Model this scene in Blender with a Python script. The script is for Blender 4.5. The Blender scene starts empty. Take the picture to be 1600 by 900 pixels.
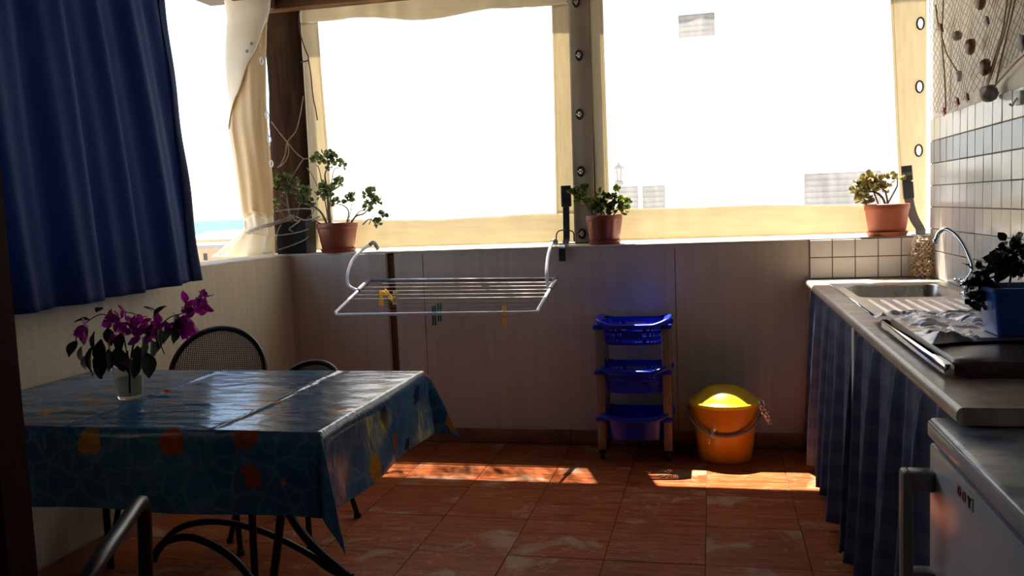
import bpy, bmesh, math, random
from mathutils import Vector, Matrix, noise
sc = bpy.context.scene
C = sc.collection
RND = random.Random(7)

# ------------------------------------------------------------------ camera, sky, sun, exposure
F = 1372.84
CR = Vector((0.9745186507725043, 0.22078728400958805, -0.03957744959200003))
CU = Vector((0.018526415520938484, 0.09661399400041074, 0.9951494903235565))
CF = Vector((-0.2235400886294969, 0.970524966903458, -0.09006174211372202))
EYE = Vector((0, 0, 1.3))
cd = bpy.data.cameras.new('camera'); cam = bpy.data.objects.new('camera', cd); C.objects.link(cam)
cd.sensor_width = 36; cd.lens = F * 36 / 1600; cd.clip_start = .02; cd.clip_end = 20000
cam.matrix_world = Matrix(((CR.x, CU.x, -CF.x, 0), (CR.y, CU.y, -CF.y, 0), (CR.z, CU.z, -CF.z, 1.3), (0, 0, 0, 1)))
sc.camera = cam
SUN = Vector((-0.13, 0.395, 1)).normalized()
w = bpy.data.worlds.new('world'); sc.world = w; w.use_nodes = True
wn = w.node_tree; bg = wn.nodes['Background']
sky = wn.nodes.new('ShaderNodeTexSky'); sky.sky_type = 'NISHITA'; sky.sun_disc = False
sky.sun_elevation = math.asin(SUN.z); sky.sun_rotation = math.atan2(SUN.x, SUN.y)
sky.air_density = 1.0; sky.dust_density = 1.2; sky.ozone_density = .8
wn.links.new(sky.outputs[0], bg.inputs[0]); bg.inputs[1].default_value = 0.40
sl = bpy.data.lights.new('sun', 'SUN'); sun = bpy.data.objects.new('sun', sl); C.objects.link(sun)
sl.energy = 32; sl.angle = math.radians(.55); sl.color = (1, .93, .82)
sun.location = (-3, 10, 25); sun.rotation_euler = SUN.to_track_quat('Z', 'Y').to_euler()
sc.view_settings.view_transform = 'Standard'; sc.view_settings.look = 'None'
sc.view_settings.exposure = 0.0; sc.view_settings.gamma = 1; sc.view_settings.use_curve_mapping = False


def P(x, y, ax, v):
    """the point of the plane ax = v that pixel (x, y) of the photograph lies on"""
    d = CR * ((x - 800) / F) - CU * ((y - 450) / F) + CF
    i = 'xyz'.index(ax)
    return EYE + d * ((v - EYE[i]) / d[i])


# ------------------------------------------------------------------ materials
def lin(c):
    return tuple((v / 12.92 if v <= .04045 else ((v + .055) / 1.055) ** 2.4) for v in c)


class NT:
    def __init__(s, name):
        s.m = bpy.data.materials.new(name); s.m.use_nodes = True
        s.t = s.m.node_tree; s.n = s.t.nodes; s.b = s.n['Principled BSDF']; s.out = s.n['Material Output']

    def new(s, typ, **kw):
        n = s.n.new(typ)
        for k, v in kw.items(): setattr(n, k, v)
        return n

    def link(s, a, b): s.t.links.new(a, b)

    def tex(s, typ, scale, vec=None, **ins):
        n = s.n.new(typ)
        n.inputs['Scale'].default_value = scale
        for k, v in ins.items(): n.inputs[k].default_value = v
        if vec is not None: s.link(vec, n.inputs['Vector'])
        return n

    def coords(s, which='Object', scale=(1, 1, 1), rand=False):
        c = s.n.new('ShaderNodeTexCoord'); m = s.n.new('ShaderNodeMapping')
        m.inputs['Scale'].default_value = scale
        s.link(c.outputs[which], m.inputs['Vector'])
        if rand:
            i = s.n.new('ShaderNodeObjectInfo'); k = s.n.new('ShaderNodeMath'); k.operation = 'MULTIPLY'; k.inputs[1].default_value = 71.0
            s.link(i.outputs['Random'], k.inputs[0])
            x = s.n.new('ShaderNodeCombineXYZ'); s.link(k.outputs[0], x.inputs[0]); s.link(k.outputs[0], x.inputs[2])
            s.link(x.outputs[0], m.inputs['Location'])
        return m.outputs[0]

    def ramp(s, fac, stops, interp='LINEAR'):
        r = s.n.new('ShaderNodeValToRGB'); e = r.color_ramp.elements; r.color_ramp.interpolation = interp
        e[0].position = stops[0][0]; e[0].color = (*stops[0][1], 1)
        e[1].position = stops[-1][0]; e[1].color = (*stops[-1][1], 1)
        for p, c in stops[1:-1]:
            q = e.new(p); q.color = (*c, 1)
        s.link(fac, r.inputs[0]); return r.outputs[0]

    def mix(s, fac, a, b, typ='MIX'):
        m = s.n.new('ShaderNodeMix'); m.data_type = 'RGBA'; m.blend_type = typ
        for sock, v in ((m.inputs[0], fac), (m.inputs[6], a), (m.inputs[7], b)):
            if isinstance(v, (int, float)): sock.default_value = v
            elif isinstance(v, tuple): sock.default_value = (*v, 1)
            else: s.link(v, sock)
        return m.outputs[2]

    def math(s, op, a, b=0.0):
        m = s.n.new('ShaderNodeMath'); m.operation = op
        for sock, v in ((m.inputs[0], a), (m.inputs[1], b)):
            if isinstance(v, (int, float)): sock.default_value = v
            else: s.link(v, sock)
        return m.outputs[0]

    def bump(s, h, strength=.3, dist=.01):
        b = s.n.new('ShaderNodeBump'); b.inputs['Strength'].default_value = strength; b.inputs['Distance'].default_value = dist
        s.link(h, b.inputs['Height']); s.link(b.outputs[0], s.b.inputs['Normal']); return b.outputs[0]

    def set(s, color=None, rough=None, metal=None, spec=None, trans=None):
        for k, v in (('Base Color', color), ('Roughness', rough), ('Metallic', metal), ('Specular IOR Level', spec), ('Transmission Weight', trans)):
            if v is None: continue
            if isinstance(v, (int, float)): s.b.inputs[k].default_value = v
            elif isinstance(v, tuple): s.b.inputs[k].default_value = (*v, 1)
            else: s.link(v, s.b.inputs[k])
        return s

    def translucent(s, color, amount, normal=None):
        t = s.n.new('ShaderNodeBsdfTranslucent'); m = s.n.new('ShaderNodeMixShader'); m.inputs[0].default_value = amount
        if isinstance(color, tuple): t.inputs[0].default_value = (*color, 1)
        else: s.link(color, t.inputs[0])
        s.link(s.b.outputs[0], m.inputs[1]); s.link(t.outputs[0], m.inputs[2]); s.link(m.outputs[0], s.out.inputs[0])
        return s


def plain(name, col, rough=.5, metal=0., var=.12, scale=14., spec=.5, bump=0., rand=False):
    t = NT(name); v = t.coords('Object', rand=rand)
    n = t.tex('ShaderNodeTexNoise', scale, v, Detail=4.0)
    dark = tuple(c * (1 - var) for c in col); light = tuple(min(1, c * (1 + var)) for c in col)
    t.set(t.ramp(n.outputs[0], [(.3, dark), (.7, light)]), rough, metal, spec)
    if bump: t.bump(n.outputs[0], bump, .004)
    return t.m


M = {}
# floor marble tiles
t = NT('red_marble_tile'); v = t.coords('Object', (1.6, 8, 1), True); v2 = t.coords('Object', (3, 3, 1), True)
n1 = t.tex('ShaderNodeTexNoise', 3.0, v, Detail=8.0, Roughness=.65, Distortion=1.2)
n2 = t.tex('ShaderNodeTexNoise', 1.3, v2, Detail=3.0, Distortion=.6)
base = t.ramp(n1.outputs[0], [(.25, (.15, .030, .007)), (.45, (.29, .068, .018)), (.6, (.36, .10, .032)), (.74, (.48, .21, .09))])
pale = t.ramp(n2.outputs[0], [(.60, (0, 0, 0)), (.68, (1, 1, 1))])
n3 = t.tex('ShaderNodeTexNoise', 2.4, t.coords('Object', (2.2, 5, 1), True), Detail=5.0, Distortion=1.6)
vein = t.ramp(n3.outputs[0], [(.482, (0, 0, 0)), (.5, (.5,) * 3), (.518, (0, 0, 0))])
n4 = t.tex('ShaderNodeTexNoise', 5.0, t.coords('Object', (1.2, 13, 1), True), Detail=6.0, Roughness=.7, Distortion=.8)
base = t.mix(.75, base, t.ramp(n4.outputs[0], [(.36, (.42, .36, .32)), (.5, (.95, .92, .9)), (.7, (1.25, 1.2, 1.15))]), 'MULTIPLY')
c = t.mix(t.math('MULTIPLY', pale, .65), base, (.40, .28, .17)); c = t.mix(t.math('MULTIPLY', vein, t.math('GREATER_THAN', n2.outputs[0], .5)), c, (.45, .30, .19))
oi = t.new('ShaderNodeObjectInfo'); c = t.mix(.35, c, t.ramp(oi.outputs['Random'], [(0, (.55, .5, .5)), (1, (1.0, 1.0, 1.0))]), 'MULTIPLY')
t.set(c, t.ramp(n1.outputs[0], [(.3, (.34,) * 3), (.7, (.58,) * 3)]), spec=.07); t.bump(n1.outputs[0], .08, .002); M['floor'] = t.m
M['grout'] = plain('dark_floor_grout', (.10, .05, .03), .9)
# rendered parapet walls
def plaster(name, col, streak=.25):
    t = NT(name); v = t.coords('Object', (1, 1, 1)); vs = t.coords('Object', (14, 14, .7))
    n = t.tex('ShaderNodeTexNoise', 55, v, Detail=5.0); s = t.tex('ShaderNodeTexNoise', 2.2, vs, Detail=4.0); l = t.tex('ShaderNodeTexNoise', 1.7, v, Detail=3.0)
    a = t.ramp(s.outputs[0], [(.35, tuple(x * (1 - streak) for x in col)), (.6, col)])
    t.set(t.mix(.25, a, t.ramp(l.outputs[0], [(.3, (.6, .55, .5)), (.7, (1, 1, 1))]), 'MULTIPLY'), .85, spec=.2)
    t.bump(n.outputs[0], .35, .006); return t.m
M['wall'] = plaster('cream_wall_render', (.60, .53, .44), .10)
M['wall_l'] = plaster('sand_wall_render', (.60, .52, .375), .10)
M['plaster'] = plaster('pale_plaster', (.80, .74, .62), .08)
M['ochre'] = plaster('dark_ochre_house_paint', (.16, .12, .085), .1)
M['coping'] = plain('ledge_coping', (.68, .60, .48), .8, var=.2, scale=6)
M['groove'] = plain('rust_stained_joint', (.14, .07, .035), .9)
M['inner'] = plain('dim_room_paint', (.07, .055, .045), .9)
M['roofwood'] = plain('dark_roof_boards', (.045, .026, .016), .8, var=.3, scale=5)
def wood(name, dark, light, rough=.7, sc_=(9, 9, .8)):
    t = NT(name); v = t.coords('Object', sc_)
    n = t.tex('ShaderNodeTexNoise', 3, v, Detail=7.0, Distortion=.8); k = t.tex('ShaderNodeTexNoise', 3.5, t.coords('Object', (1, 1, .6)), Detail=3.0)
    t.set(t.mix(t.ramp(k.outputs[0], [(.55, (0, 0, 0)), (.75, (.8,) * 3)]), t.ramp(n.outputs[0], [(.3, dark), (.7, light)]), tuple(min(1, x * 1.8) for x in light)), rough, spec=.12)
    t.bump(n.outputs[0], .5, .006); return t.m
M['post'] = wood('weathered_post_painted_sun', (.012, .006, .004), (.045, .022, .011), .9)  # lighter patches put the post's sunlit wood into its colour
M['beam'] = wood('brown_roof_beam', (.05, .024, .012), (.14, .07, .035), sc_=(.8, 9, 9))
M['door'] = wood('dark_red_door_wood', (.028, .008, .005), (.07, .02, .012), .45)
M['tile'] = plain('cream_glazed_tile', (.72, .70, .64), .18, var=.06, scale=5, rand=True)
M['tile_blue'] = plain('blue_grey_glazed_tile', (.22, .27, .33), .18, var=.1, scale=9, rand=True)
M['tgrout'] = plain('brown_tile_grout', (.20, .15, .10), .9)
M['skirt'] = plain('red_marble_skirting', (.24, .10, .055), .35, var=.4, scale=7)
# cloths and plastics
def fabric(name, col, trans, amt, weave=900., rough=.75, spec=.25, blot=.15):
    t = NT(name); v = t.coords('UV')
    n = t.tex('ShaderNodeTexNoise', 5, v, Detail=5.0); wv = t.tex('ShaderNodeTexNoise', weave, t.coords('UV', (1, .25, 1)), Detail=1.0)
    c = t.ramp(n.outputs[0], [(.3, tuple(x * (1 - blot) for x in col)), (.7, col)])
    t.set(c, rough, spec=spec); t.bump(wv.outputs[0], .15, .002)
    return t.translucent(t.mix(.5, c, trans, 'MIX'), amt).m
M['tarp'] = fabric('cream_tarpaulin', (.72, .65, .50), (.90, .80, .58), .40, 500, .55)
M['tarp_taupe'] = fabric('taupe_tarpaulin_flap', (.46, .39, .31), (.36, .28, .2), .18, 500, .6)
M['tarp_white'] = fabric('off_white_vinyl_cloth', (.74, .69, .58), (.8, .7, .5), .30, 500, .4)
M['tarp_tan'] = fabric('tan_vinyl_cloth', (.62, .50, .32), (.7, .5, .25), .30, 500, .4)
def vinyl(name, haze):
    t = NT(name); tr = t.new('ShaderNodeBsdfTransparent'); tl = t.new('ShaderNodeBsdfTranslucent'); m = t.new('ShaderNodeMixShader'); m2 = t.new('ShaderNodeMixShader')
    tr.inputs[0].default_value = (.97, .97, .96, 1); tl.inputs[0].default_value = (.9, .9, .86, 1)
    n = t.tex('ShaderNodeTexNoise', 3.0, t.coords('UV', (4, .6, 1)), Detail=4.0)
    m.inputs[0].default_value = haze
    t.link(t.ramp(n.outputs[0], [(.35, (haze * .7,) * 3), (.7, (min(1, haze * 1.4),) * 3)]), m.inputs[0])
    t.link(tr.outputs[0], m.inputs[1]); t.link(tl.outputs[0], m.inputs[2])
    t.set((1, 1, 1), .12); g = t.new('ShaderNodeBsdfGlossy'); g.inputs['Roughness'].default_value = .1
    fr = t.new('ShaderNodeFresnel'); fr.inputs[0].default_value = 1.35
    t.link(fr.outputs[0], m2.inputs[0]); t.link(m.outputs[0], m2.inputs[1]); t.link(g.outputs[0], m2.inputs[2]); t.link(m2.outputs[0], t.out.inputs[0]); return t.m
M['vinyl_hazy'] = vinyl('hazy_clear_vinyl', .72)
M['vinyl'] = vinyl('clear_vinyl', .10)
# blue shade curtain
t = NT('blue_woven_curtain'); v = t.coords('UV')
wv = t.tex('ShaderNodeTexWave', 60, t.coords('UV', (1, 1, 1)), Distortion=1.5, Detail=2.0); wv.bands_direction = 'Y'
nn = t.tex('ShaderNodeTexNoise', 400, t.coords('UV', (.15, 1, 1)), Detail=1.0); big = t.tex('ShaderNodeTexNoise', 2.5, v, Detail=3.0)
c = t.mix(t.math('MULTIPLY', nn.outputs[0], .35), t.ramp(big.outputs[0], [(.3, (.022, .045, .14)), (.7, (.036, .066, .195))]), (.14, .175, .22))
t.set(c, .8, spec=.2); t.bump(nn.outputs[0], .3, .002); t.translucent((.05, .095, .235), .40); M['curtain'] = t.m
# counter curtain, dark blue check
t = NT('blue_checked_curtain'); v = t.coords('UV')
sx = t.new('ShaderNodeSeparateXYZ'); t.link(v, sx.inputs[0])
def band(o, per, w_):
    return t.math('LESS_THAN', t.math('FRACT', t.math('MULTIPLY', o, 1 / per)), w_)
chk = t.math('MULTIPLY', t.math('ADD', band(sx.outputs[0], .10, .5), band(sx.outputs[1], .10, .5)), .5)
nn = t.tex('ShaderNodeTexNoise', 300, v, Detail=2.0)
c = t.mix(chk, (.135, .155, .21), (.065, .085, .16)); c = t.mix(t.math('MULTIPLY', nn.outputs[0], .2), c, (.2, .23, .3))
t.set(c, .7, spec=.3); t.translucent((.03, .05, .12), .10); M['check'] = t.m
# oilcloth
t = NT('blue_printed_oilcloth'); v = t.coords('UV')
nd = t.tex('ShaderNodeTexNoise', 7, v, Detail=2.0); vd = t.mix(.12, v, nd.outputs['Color'], 'ADD')
ve = t.tex('ShaderNodeTexVoronoi', 14, vd); ve.feature = 'DISTANCE_TO_EDGE'
ve2 = t.tex('ShaderNodeTexVoronoi', 8, vd); ve2.feature = 'DISTANCE_TO_EDGE'
big = t.tex('ShaderNodeTexNoise', 3, v, Detail=3.0)
c = t.ramp(big.outputs[0], [(.3, (.016, .080, .20)), (.5, (.03, .125, .26)), (.7, (.06, .18, .32))])
c = t.mix(t.ramp(ve.outputs[0], [(0, (.45,) * 3), (.09, (.0,) * 3)]), c, (.15, .27, .36)); c = t.mix(t.ramp(ve2.outputs[0], [(0, (.25,) * 3), (.05, (.0,) * 3)]), c, (.16, .28, .36))
vm = t.tex('ShaderNodeTexNoise', 30, v, Detail=3.0); vmo = t.mix(.06, v, vm.outputs['Color'], 'ADD')
mo = t.tex('ShaderNodeTexVoronoi', 7.0, vmo); mo.inputs['Randomness'].default_value = 1.0
se = t.new('ShaderNodeSeparateColor'); t.link(mo.outputs['Color'], se.inputs[0])
mask = t.math('MULTIPLY', t.math('LESS_THAN', mo.outputs['Distance'], t.math('ADD', .15, t.math('MULTIPLY', se.outputs[1], .20))), t.math('GREATER_THAN', se.outputs[2], .05))
mc = t.ramp(se.outputs[0], [(0, (.42, .10, .02)), (.28, (.5, .23, .03)), (.48, (.012, .016, .07)), (.62, (.33, .07, .025)), (.8, (.42, .30, .08)), (.92, (.06, .045, .03))], 'CONSTANT')
hb = t.tex('ShaderNodeTexNoise', 45, v, Detail=2.0)
c = t.mix(mask, c, t.mix(.5, mc, t.ramp(hb.outputs[0], [(.35, (.4, .35, .3)), (.65, (1, 1, 1))]), 'MULTIPLY'))
wr = t.tex('ShaderNodeTexNoise', 9, t.coords('UV', (.8, 2.6, 1)), Detail=3.0, Distortion=1.5)
t.set(c, .17, spec=.27); t.bump(wr.outputs[0], .22, .010); M['oilcloth'] = t.m
# metals, plastics, others
M['dark_metal'] = plain('dark_brown_powder_coat', (.022, .015, .012), .4, .3)
M['mesh_metal'] = plain('brown_mesh_metal', (.16, .13, .10), .45, .3)
M['white_paint'] = plain('white_enamel_tube', (.88, .88, .87), .3)
M['grey_plastic'] = plain('grey_plastic', (.20, .20, .22), .45)
M['wire'] = plain('steel_wire', (.32, .31, .29), .35, .6)
t = NT('yellow_plastic_peg'); t.set((.88, .60, .04), .4); t.translucent((.95, .68, .05), .35); M['yellow_plastic'] = t.m
M['pale_plastic'] = plain('faded_yellow_peg', (.55, .42, .20), .4)
M['teal_plastic'] = plain('teal_plastic_peg', (.0, .13, .12), .4)
M['blue_plastic'] = plain('glossy_blue_plastic', (.005, .022, .50), .3, var=.05)
t = NT('trough_blue_plastic'); t.set((.012, .09, .42), .3); M['trough'] = t.m
M['cream_plastic'] = plain('cream_plastic', (.22, .165, .13), .4, var=.05)
M['black_rubber'] = plain('black_rubber', (.012, .012, .014), .6)
t = NT('yellow_bucket_plastic'); n = t.tex('ShaderNodeTexNoise', 4, t.coords('Object'), Detail=3.0)
t.set(t.ramp(n.outputs[0], [(.3, (.80, .34, .008)), (.7, (.86, .39, .012))]), .28); t.translucent((.9, .42, .02), .22); M['bucket'] = t.m
t = NT('yellow_lid_plastic'); n = t.tex('ShaderNodeTexNoise', 4, t.coords('Object'), Detail=3.0)
t.set(t.ramp(n.outputs[0], [(.3, (.86, .58, .01)), (.7, (.90, .64, .02))]), .25); t.translucent((.9, .6, .02), .15); M['lid'] = t.m
t = NT('clear_plastic_film'); g = t.new('ShaderNodeBsdfGlossy'); g.inputs['Roughness'].default_value = .15; tr = t.new('ShaderNodeBsdfTransparent'); m = t.new('ShaderNodeMixShader')
n = t.tex('ShaderNodeTexNoise', 60, t.coords('Object'), Detail=3.0); t.link(t.ramp(n.outputs[0], [(.4, (.12,) * 3), (.65, (.5,) * 3)]), m.inputs[0])
t.link(tr.outputs[0], m.inputs[1]); t.link(g.outputs[0], m.inputs[2]); t.link(m.outputs[0], t.out.inputs[0]); M['film'] = t.m
M['terracotta'] = plain('terracotta', (.33, .075, .026), .6, var=.15, scale=9)
M['brown_pot'] = plain('brown_plastic_pot', (.22, .048, .024), .4, var=.1)
M['black_pot'] = plain('black_plastic_planter', (.008, .009, .013), .6, spec=.15)
M['soil'] = plain('dark_soil', (.05, .035, .025), .95, var=.5, scale=60)
M['pebbles'] = plain('pale_soil', (.45, .42, .38), .9, var=.3, scale=60)
M['stem'] = plain('woody_stem', (.16, .11, .07), .8, var=.3, scale=40)
def leafmat(name, a, b, amt=.25, rough=.4):
    t = NT(name); n = t.tex('ShaderNodeTexNoise', 18, t.coords('Object'), Detail=2.0)
    c = t.ramp(n.outputs[0], [(.35, a), (.65, b)]); t.set(c, rough, spec=.4); return t.translucent(c, amt).m
M['jade'] = leafmat('jade_leaf', (.085, .13, .035), (.22, .26, .09), .25)
M['jade_lime'] = leafmat('lime_jade_leaf', (.10, .16, .02), (.36, .42, .06), .38)
M['jade_red'] = leafmat('sun_bleached_jade_leaf', (.22, .20, .06), (.58, .48, .17), .2)
M['dark_leaf'] = leafmat('dark_green_leaf', (.010, .018, .008), (.022, .035, .013), .15)
M['bract'] = leafmat('magenta_bract', (.36, .008, .26), (.55, .02, .42), .35, .7)
M['twig'] = plain('dry_grey_twig', (.26, .21, .15), .85, var=.3, scale=30)
M['rope'] = plain('grey_rope', (.33, .30, .26), .9, var=.3, scale=80)
M['cord'] = plain('brown_cord', (.07, .045, .03), .8)
M['strap'] = plain('black_webbing_strap', (.012, .012, .015), .6)
M['strap_grey'] = plain('grey_webbing_strap', (.09, .08, .075), .7)
M['dark_eyelet'] = plain('dark_eyelet_metal', (.05, .045, .04), .35, .8)
M['steel'] = plain('turn_button_steel', (.45, .44, .42), .3, .9)
# kitchen
t = NT('beige_worktop_laminate'); n = t.tex('ShaderNodeTexNoise', 12, t.coords('Object', (1, 1, 1)), Detail=6.0, Distortion=.7)
t.set(t.ramp(n.outputs[0], [(.3, (.27, .19, .14)), (.5, (.40, .31, .24)), (.7, (.52, .43, .35))]), .33); M['worktop'] = t.m
M['worktop_edge'] = plain('worktop_front_edge', (.55, .46, .36), .3, var=.15)
t = NT('brushed_steel_sink'); n = t.tex('ShaderNodeTexNoise', 30, t.coords('Object', (1, 9, 1)), Detail=3.0)
t.set((.55, .52, .48), t.ramp(n.outputs[0], [(.3, (.24,) * 3), (.7, (.38,) * 3)]), 1.0); M['sink'] = t.m
t = NT('chrome'); t.set((.75, .76, .78), .08, 1.0); M['chrome'] = t.m
M['white_masonry'] = plain('white_painted_support', (.62, .60, .56), .8)
M['fridge'] = plain('white_fridge_enamel', (.45, .465, .485), .3, var=.04)
M['gasket'] = plain('grey_door_gasket', (.10, .10, .11), .7)
t = NT('blue_grey_reflection_top'); n = t.tex('ShaderNodeTexNoise', 7, t.coords('Object', (1, 2, 1)), Detail=5.0, Distortion=1.0)
t.set(t.ramp(n.outputs[0], [(.38, (.06, .11, .20)), (.52, (.22, .28, .34)), (.7, (.36, .42, .46))]), .3); M['fridge_top'] = t.m  # smudgy blue cast of a reflection, painted into the fridge top's colour
M['taupe_handle'] = plain('taupe_plastic_handle', (.19, .17, .14), .4)
M['badge'] = plain('pale_badge_plate', (.4, .4, .38), .4); M['badge_red'] = plain('red_badge_letter', (.30, .07, .06), .5); M['badge_dark'] = plain('dark_badge_letter', (.03, .03, .03), .5)
M['hob'] = plain('brown_enamel_hob', (.075, .052, .042), .3, var=.2)
t = NT('silver_plastic_cover'); n = t.tex('ShaderNodeTexNoise', 20, t.coords('Object'), Detail=3.0)
t.set(t.ramp(n.outputs[0], [(.3, (.16, .16, .19)), (.7, (.36, .36, .42))]), .24, .55); M['cover'] = t.m
M['shell_tan'] = plain('tan_shell', (.27, .18, .095), .6, var=.6, scale=35)
M['net'] = plain('brown_fishing_net', (.34, .26, .17), .9, var=.3)
M['shell_grey'] = plain('grey_shell', (.22, .19, .16), .6, var=.4, scale=40); M['shell_brown'] = plain('brown_shell', (.22, .10, .03), .5, var=.4, scale=40)
M['shell_red'] = plain('red_shell', (.24, .03, .015), .5, var=.3, scale=40); M['shell_orange'] = plain('orange_shell', (.40, .11, .03), .5, var=.3, scale=40)
M['shell_white'] = plain('white_shell', (.6, .55, .5), .5, var=.2, scale=40); M['shell_olive'] = plain('olive_shell', (.2, .13, .02), .5, var=.3, scale=40)
t = NT('clear_glass'); t.set((.80, .82, .82), .02, trans=1.0); t.b.inputs['IOR'].default_value = 1.25; t.set((.62, .65, .65)); M['glass'] = t.m
t = NT('still_water'); t.set((.45, .5, .47), .0, trans=1.0); t.b.inputs['IOR'].default_value = 1.12; M['water'] = t.m
# outside
M['facade'] = plain('white_house_plaster', (.80, .78, .74), .9, var=.04, scale=2)
t = NT('grey_louvre'); n = t.tex('ShaderNodeTexNoise', 9, t.coords('Object', (2, 2, .4)), Detail=4.0)
t.set(t.ramp(n.outputs[0], [(.3, (.13, .125, .12)), (.7, (.21, .20, .20))]), .7); M['louvre'] = t.m
M['lamp_metal'] = plain('grey_lantern_metal', (.16, .15, .14), .6)
M['sandstone'] = plain('sandstone_house', (.42, .30, .19), .9, var=.15, scale=.6); M['white_roof'] = plain('whitewashed_roof', (.8, .78, .75), .9)
M['grey_roof'] = plain('grey_flat_roof', (.30, .29, .28), .9); M['dark_window'] = plain('dark_house_window', (.03, .03, .035), .4)
M['ground'] = plain('pale_dusty_ground', (.42, .38, .32), .95, var=.2, scale=.2)
t = NT('sea_water'); n = t.tex('ShaderNodeTexNoise', .05, t.coords('Object'), Detail=3.0)
t.set(t.ramp(n.outputs[0], [(.3, (.060, .098, .112)), (.7, (.070, .108, .122))]), 1.0, spec=0.0); M['sea'] = t.m


# ------------------------------------------------------------------ mesh helpers
def new(): return bmesh.new()


def link(name, bm, mat, parent=None, smooth=False, uv=None, sharp=None):
    me = bpy.data.meshes.new(name)
    bm.normal_update(); bm.to_mesh(me); bm.free()
    me.materials.append(M[mat] if isinstance(mat, str) else mat)
    if smooth:
        me.polygons.foreach_set('use_smooth', [True] * len(me.polygons))
        if sharp is not None: me.set_sharp_from_angle(angle=math.radians(sharp))
    o = bpy.data.objects.new(name, me); C.objects.link(o)
    if parent is not None: put(o, parent)
    return o


def put(o, parent):
    """parent o while leaving it where it stands (the parents are never scaled)"""
    o.parent = parent; o.matrix_parent_inverse = WORLD[parent.name].inverted() if parent.name in WORLD else Matrix.Identity(4)


WORLD = {}


def tag(o, label=None, cat=None, group=None, kind=None):
    for k, v in (('label', label), ('category', cat), ('group', group), ('kind', kind)):
        if v: o[k] = v
    return o


def thing(name, label, cat, loc=(0, 0, 0), group=None):
    o = bpy.data.objects.new(name, None); C.objects.link(o); o.location = loc; o.empty_display_size = .1
    WORLD[o.name] = Matrix.Translation(loc)
    return tag(o, label, cat, group)


def box(bm, a, b, bev=0., seg=1, rot=None):
    """axis box between corners a and b"""
    r = bmesh.ops.create_cube(bm, size=1)
    vs = r['verts']; a = Vector(a); b = Vector(b); c = (a + b) / 2; d = b - a
    for v in vs: v.co = Vector((v.co.x * d.x, v.co.y * d.y, v.co.z * d.z))
    if bev:
        es = {e for v in vs for e in v.link_edges}
        rr = bmesh.ops.bevel(bm, geom=list(es), offset=bev, segments=seg, profile=.5, affect='EDGES')
        vs = list({v for f in rr['faces'] for v in f.verts} | {v for v in vs if v.is_valid})
    for v in vs:
        if rot is not None: v.co = rot @ v.co
        v.co += c
    return vs


def spline(pts, n=8):
    """Catmull-Rom through pts"""
    pts = [Vector(p) for p in pts]
    if len(pts) < 3: return pts
    e = [2 * pts[0] - pts[1]] + pts + [2 * pts[-1] - pts[-2]]
    out = []
    for i in range(1, len(e) - 2):
        p0, p1, p2, p3 = e[i - 1:i + 3]
        for k in range(n):
            u = k / n
            out.append(.5 * ((2 * p1) + (p2 - p0) * u + (2 * p0 - 5 * p1 + 4 * p2 - p3) * u * u + (3 * p1 - p0 - 3 * p2 + p3) * u ** 3))
    out.append(pts[-1]); return out


def tube(bm, pts, r, seg=8, closed=False, flat=None):
    """round tube along pts; r a number or one per point"""
    pts = [Vector(p) for p in pts]; n = len(pts)
    rs = r if isinstance(r, (list, tuple)) else [r] * n
    if len(rs) != n: rs = [rs[0] + (rs[-1] - rs[0]) * i / (n - 1) for i in range(n)]
    tang = []
    for i in range(n):
        a = pts[i - 1] if (i or closed) else pts[i]; b = pts[(i + 1) % n] if (i < n - 1 or closed) else pts[i]
        d = b - a; tang.append(d.normalized() if d.length > 1e-9 else Vector((0, 0, 1)))
    up = Vector((0, 0, 1)) if abs(tang[0].z) < .9 else Vector((1, 0, 0))
    nrm = (up - tang[0] * up.dot(tang[0])).normalized(); rings = []
    for i in range(n):
        nrm = nrm - tang[i] * nrm.dot(tang[i])
        nrm = nrm.normalized() if nrm.length > 1e-6 else tang[i].orthogonal().normalized()
        bi = tang[i].cross(nrm)
        rings.append([bm.verts.new(pts[i] + (nrm * math.cos(2 * math.pi * k / seg) + bi * math.sin(2 * math.pi * k / seg) * (flat or 1)) * rs[i]) for k in range(seg)])
    for i in range(n if closed else n - 1):
        A = rings[i]; B = rings[(i + 1) % n]
        for k in range(seg): bm.faces.new((A[k], A[(k + 1) % seg], B[(k + 1) % seg], B[k]))
    if not closed:
        bm.faces.new(rings[0][::-1]); bm.faces.new(rings[-1])
    return bm


def lathe(bm, prof, c=(0, 0, 0), seg=32, flute=None):
    """surface of revolution; prof = [(radius, z)]; closes at r = 0"""
    c = Vector(c); rings = []
    for r, z in prof:
        if r < 1e-6: rings.append([bm.verts.new(c + Vector((0, 0, z)))])
        else:
            rings.append([bm.verts.new(c + Vector((math.cos(2 * math.pi * k / seg), math.sin(2 * math.pi * k / seg), 0)) * (r * (flute(k, z) if flute else 1)) + Vector((0, 0, z))) for k in range(seg)])
    for A, B in zip(rings, rings[1:]):
        if len(A) == 1 and len(B) == 1: continue
        for k in range(seg):
            q = (k + 1) % seg
            if len(A) == 1: bm.faces.new((A[0], B[q], B[k]))
            elif len(B) == 1: bm.faces.new((A[k], A[q], B[0]))
            else: bm.faces.new((A[k], A[q], B[q], B[k]))
    return bm


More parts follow.
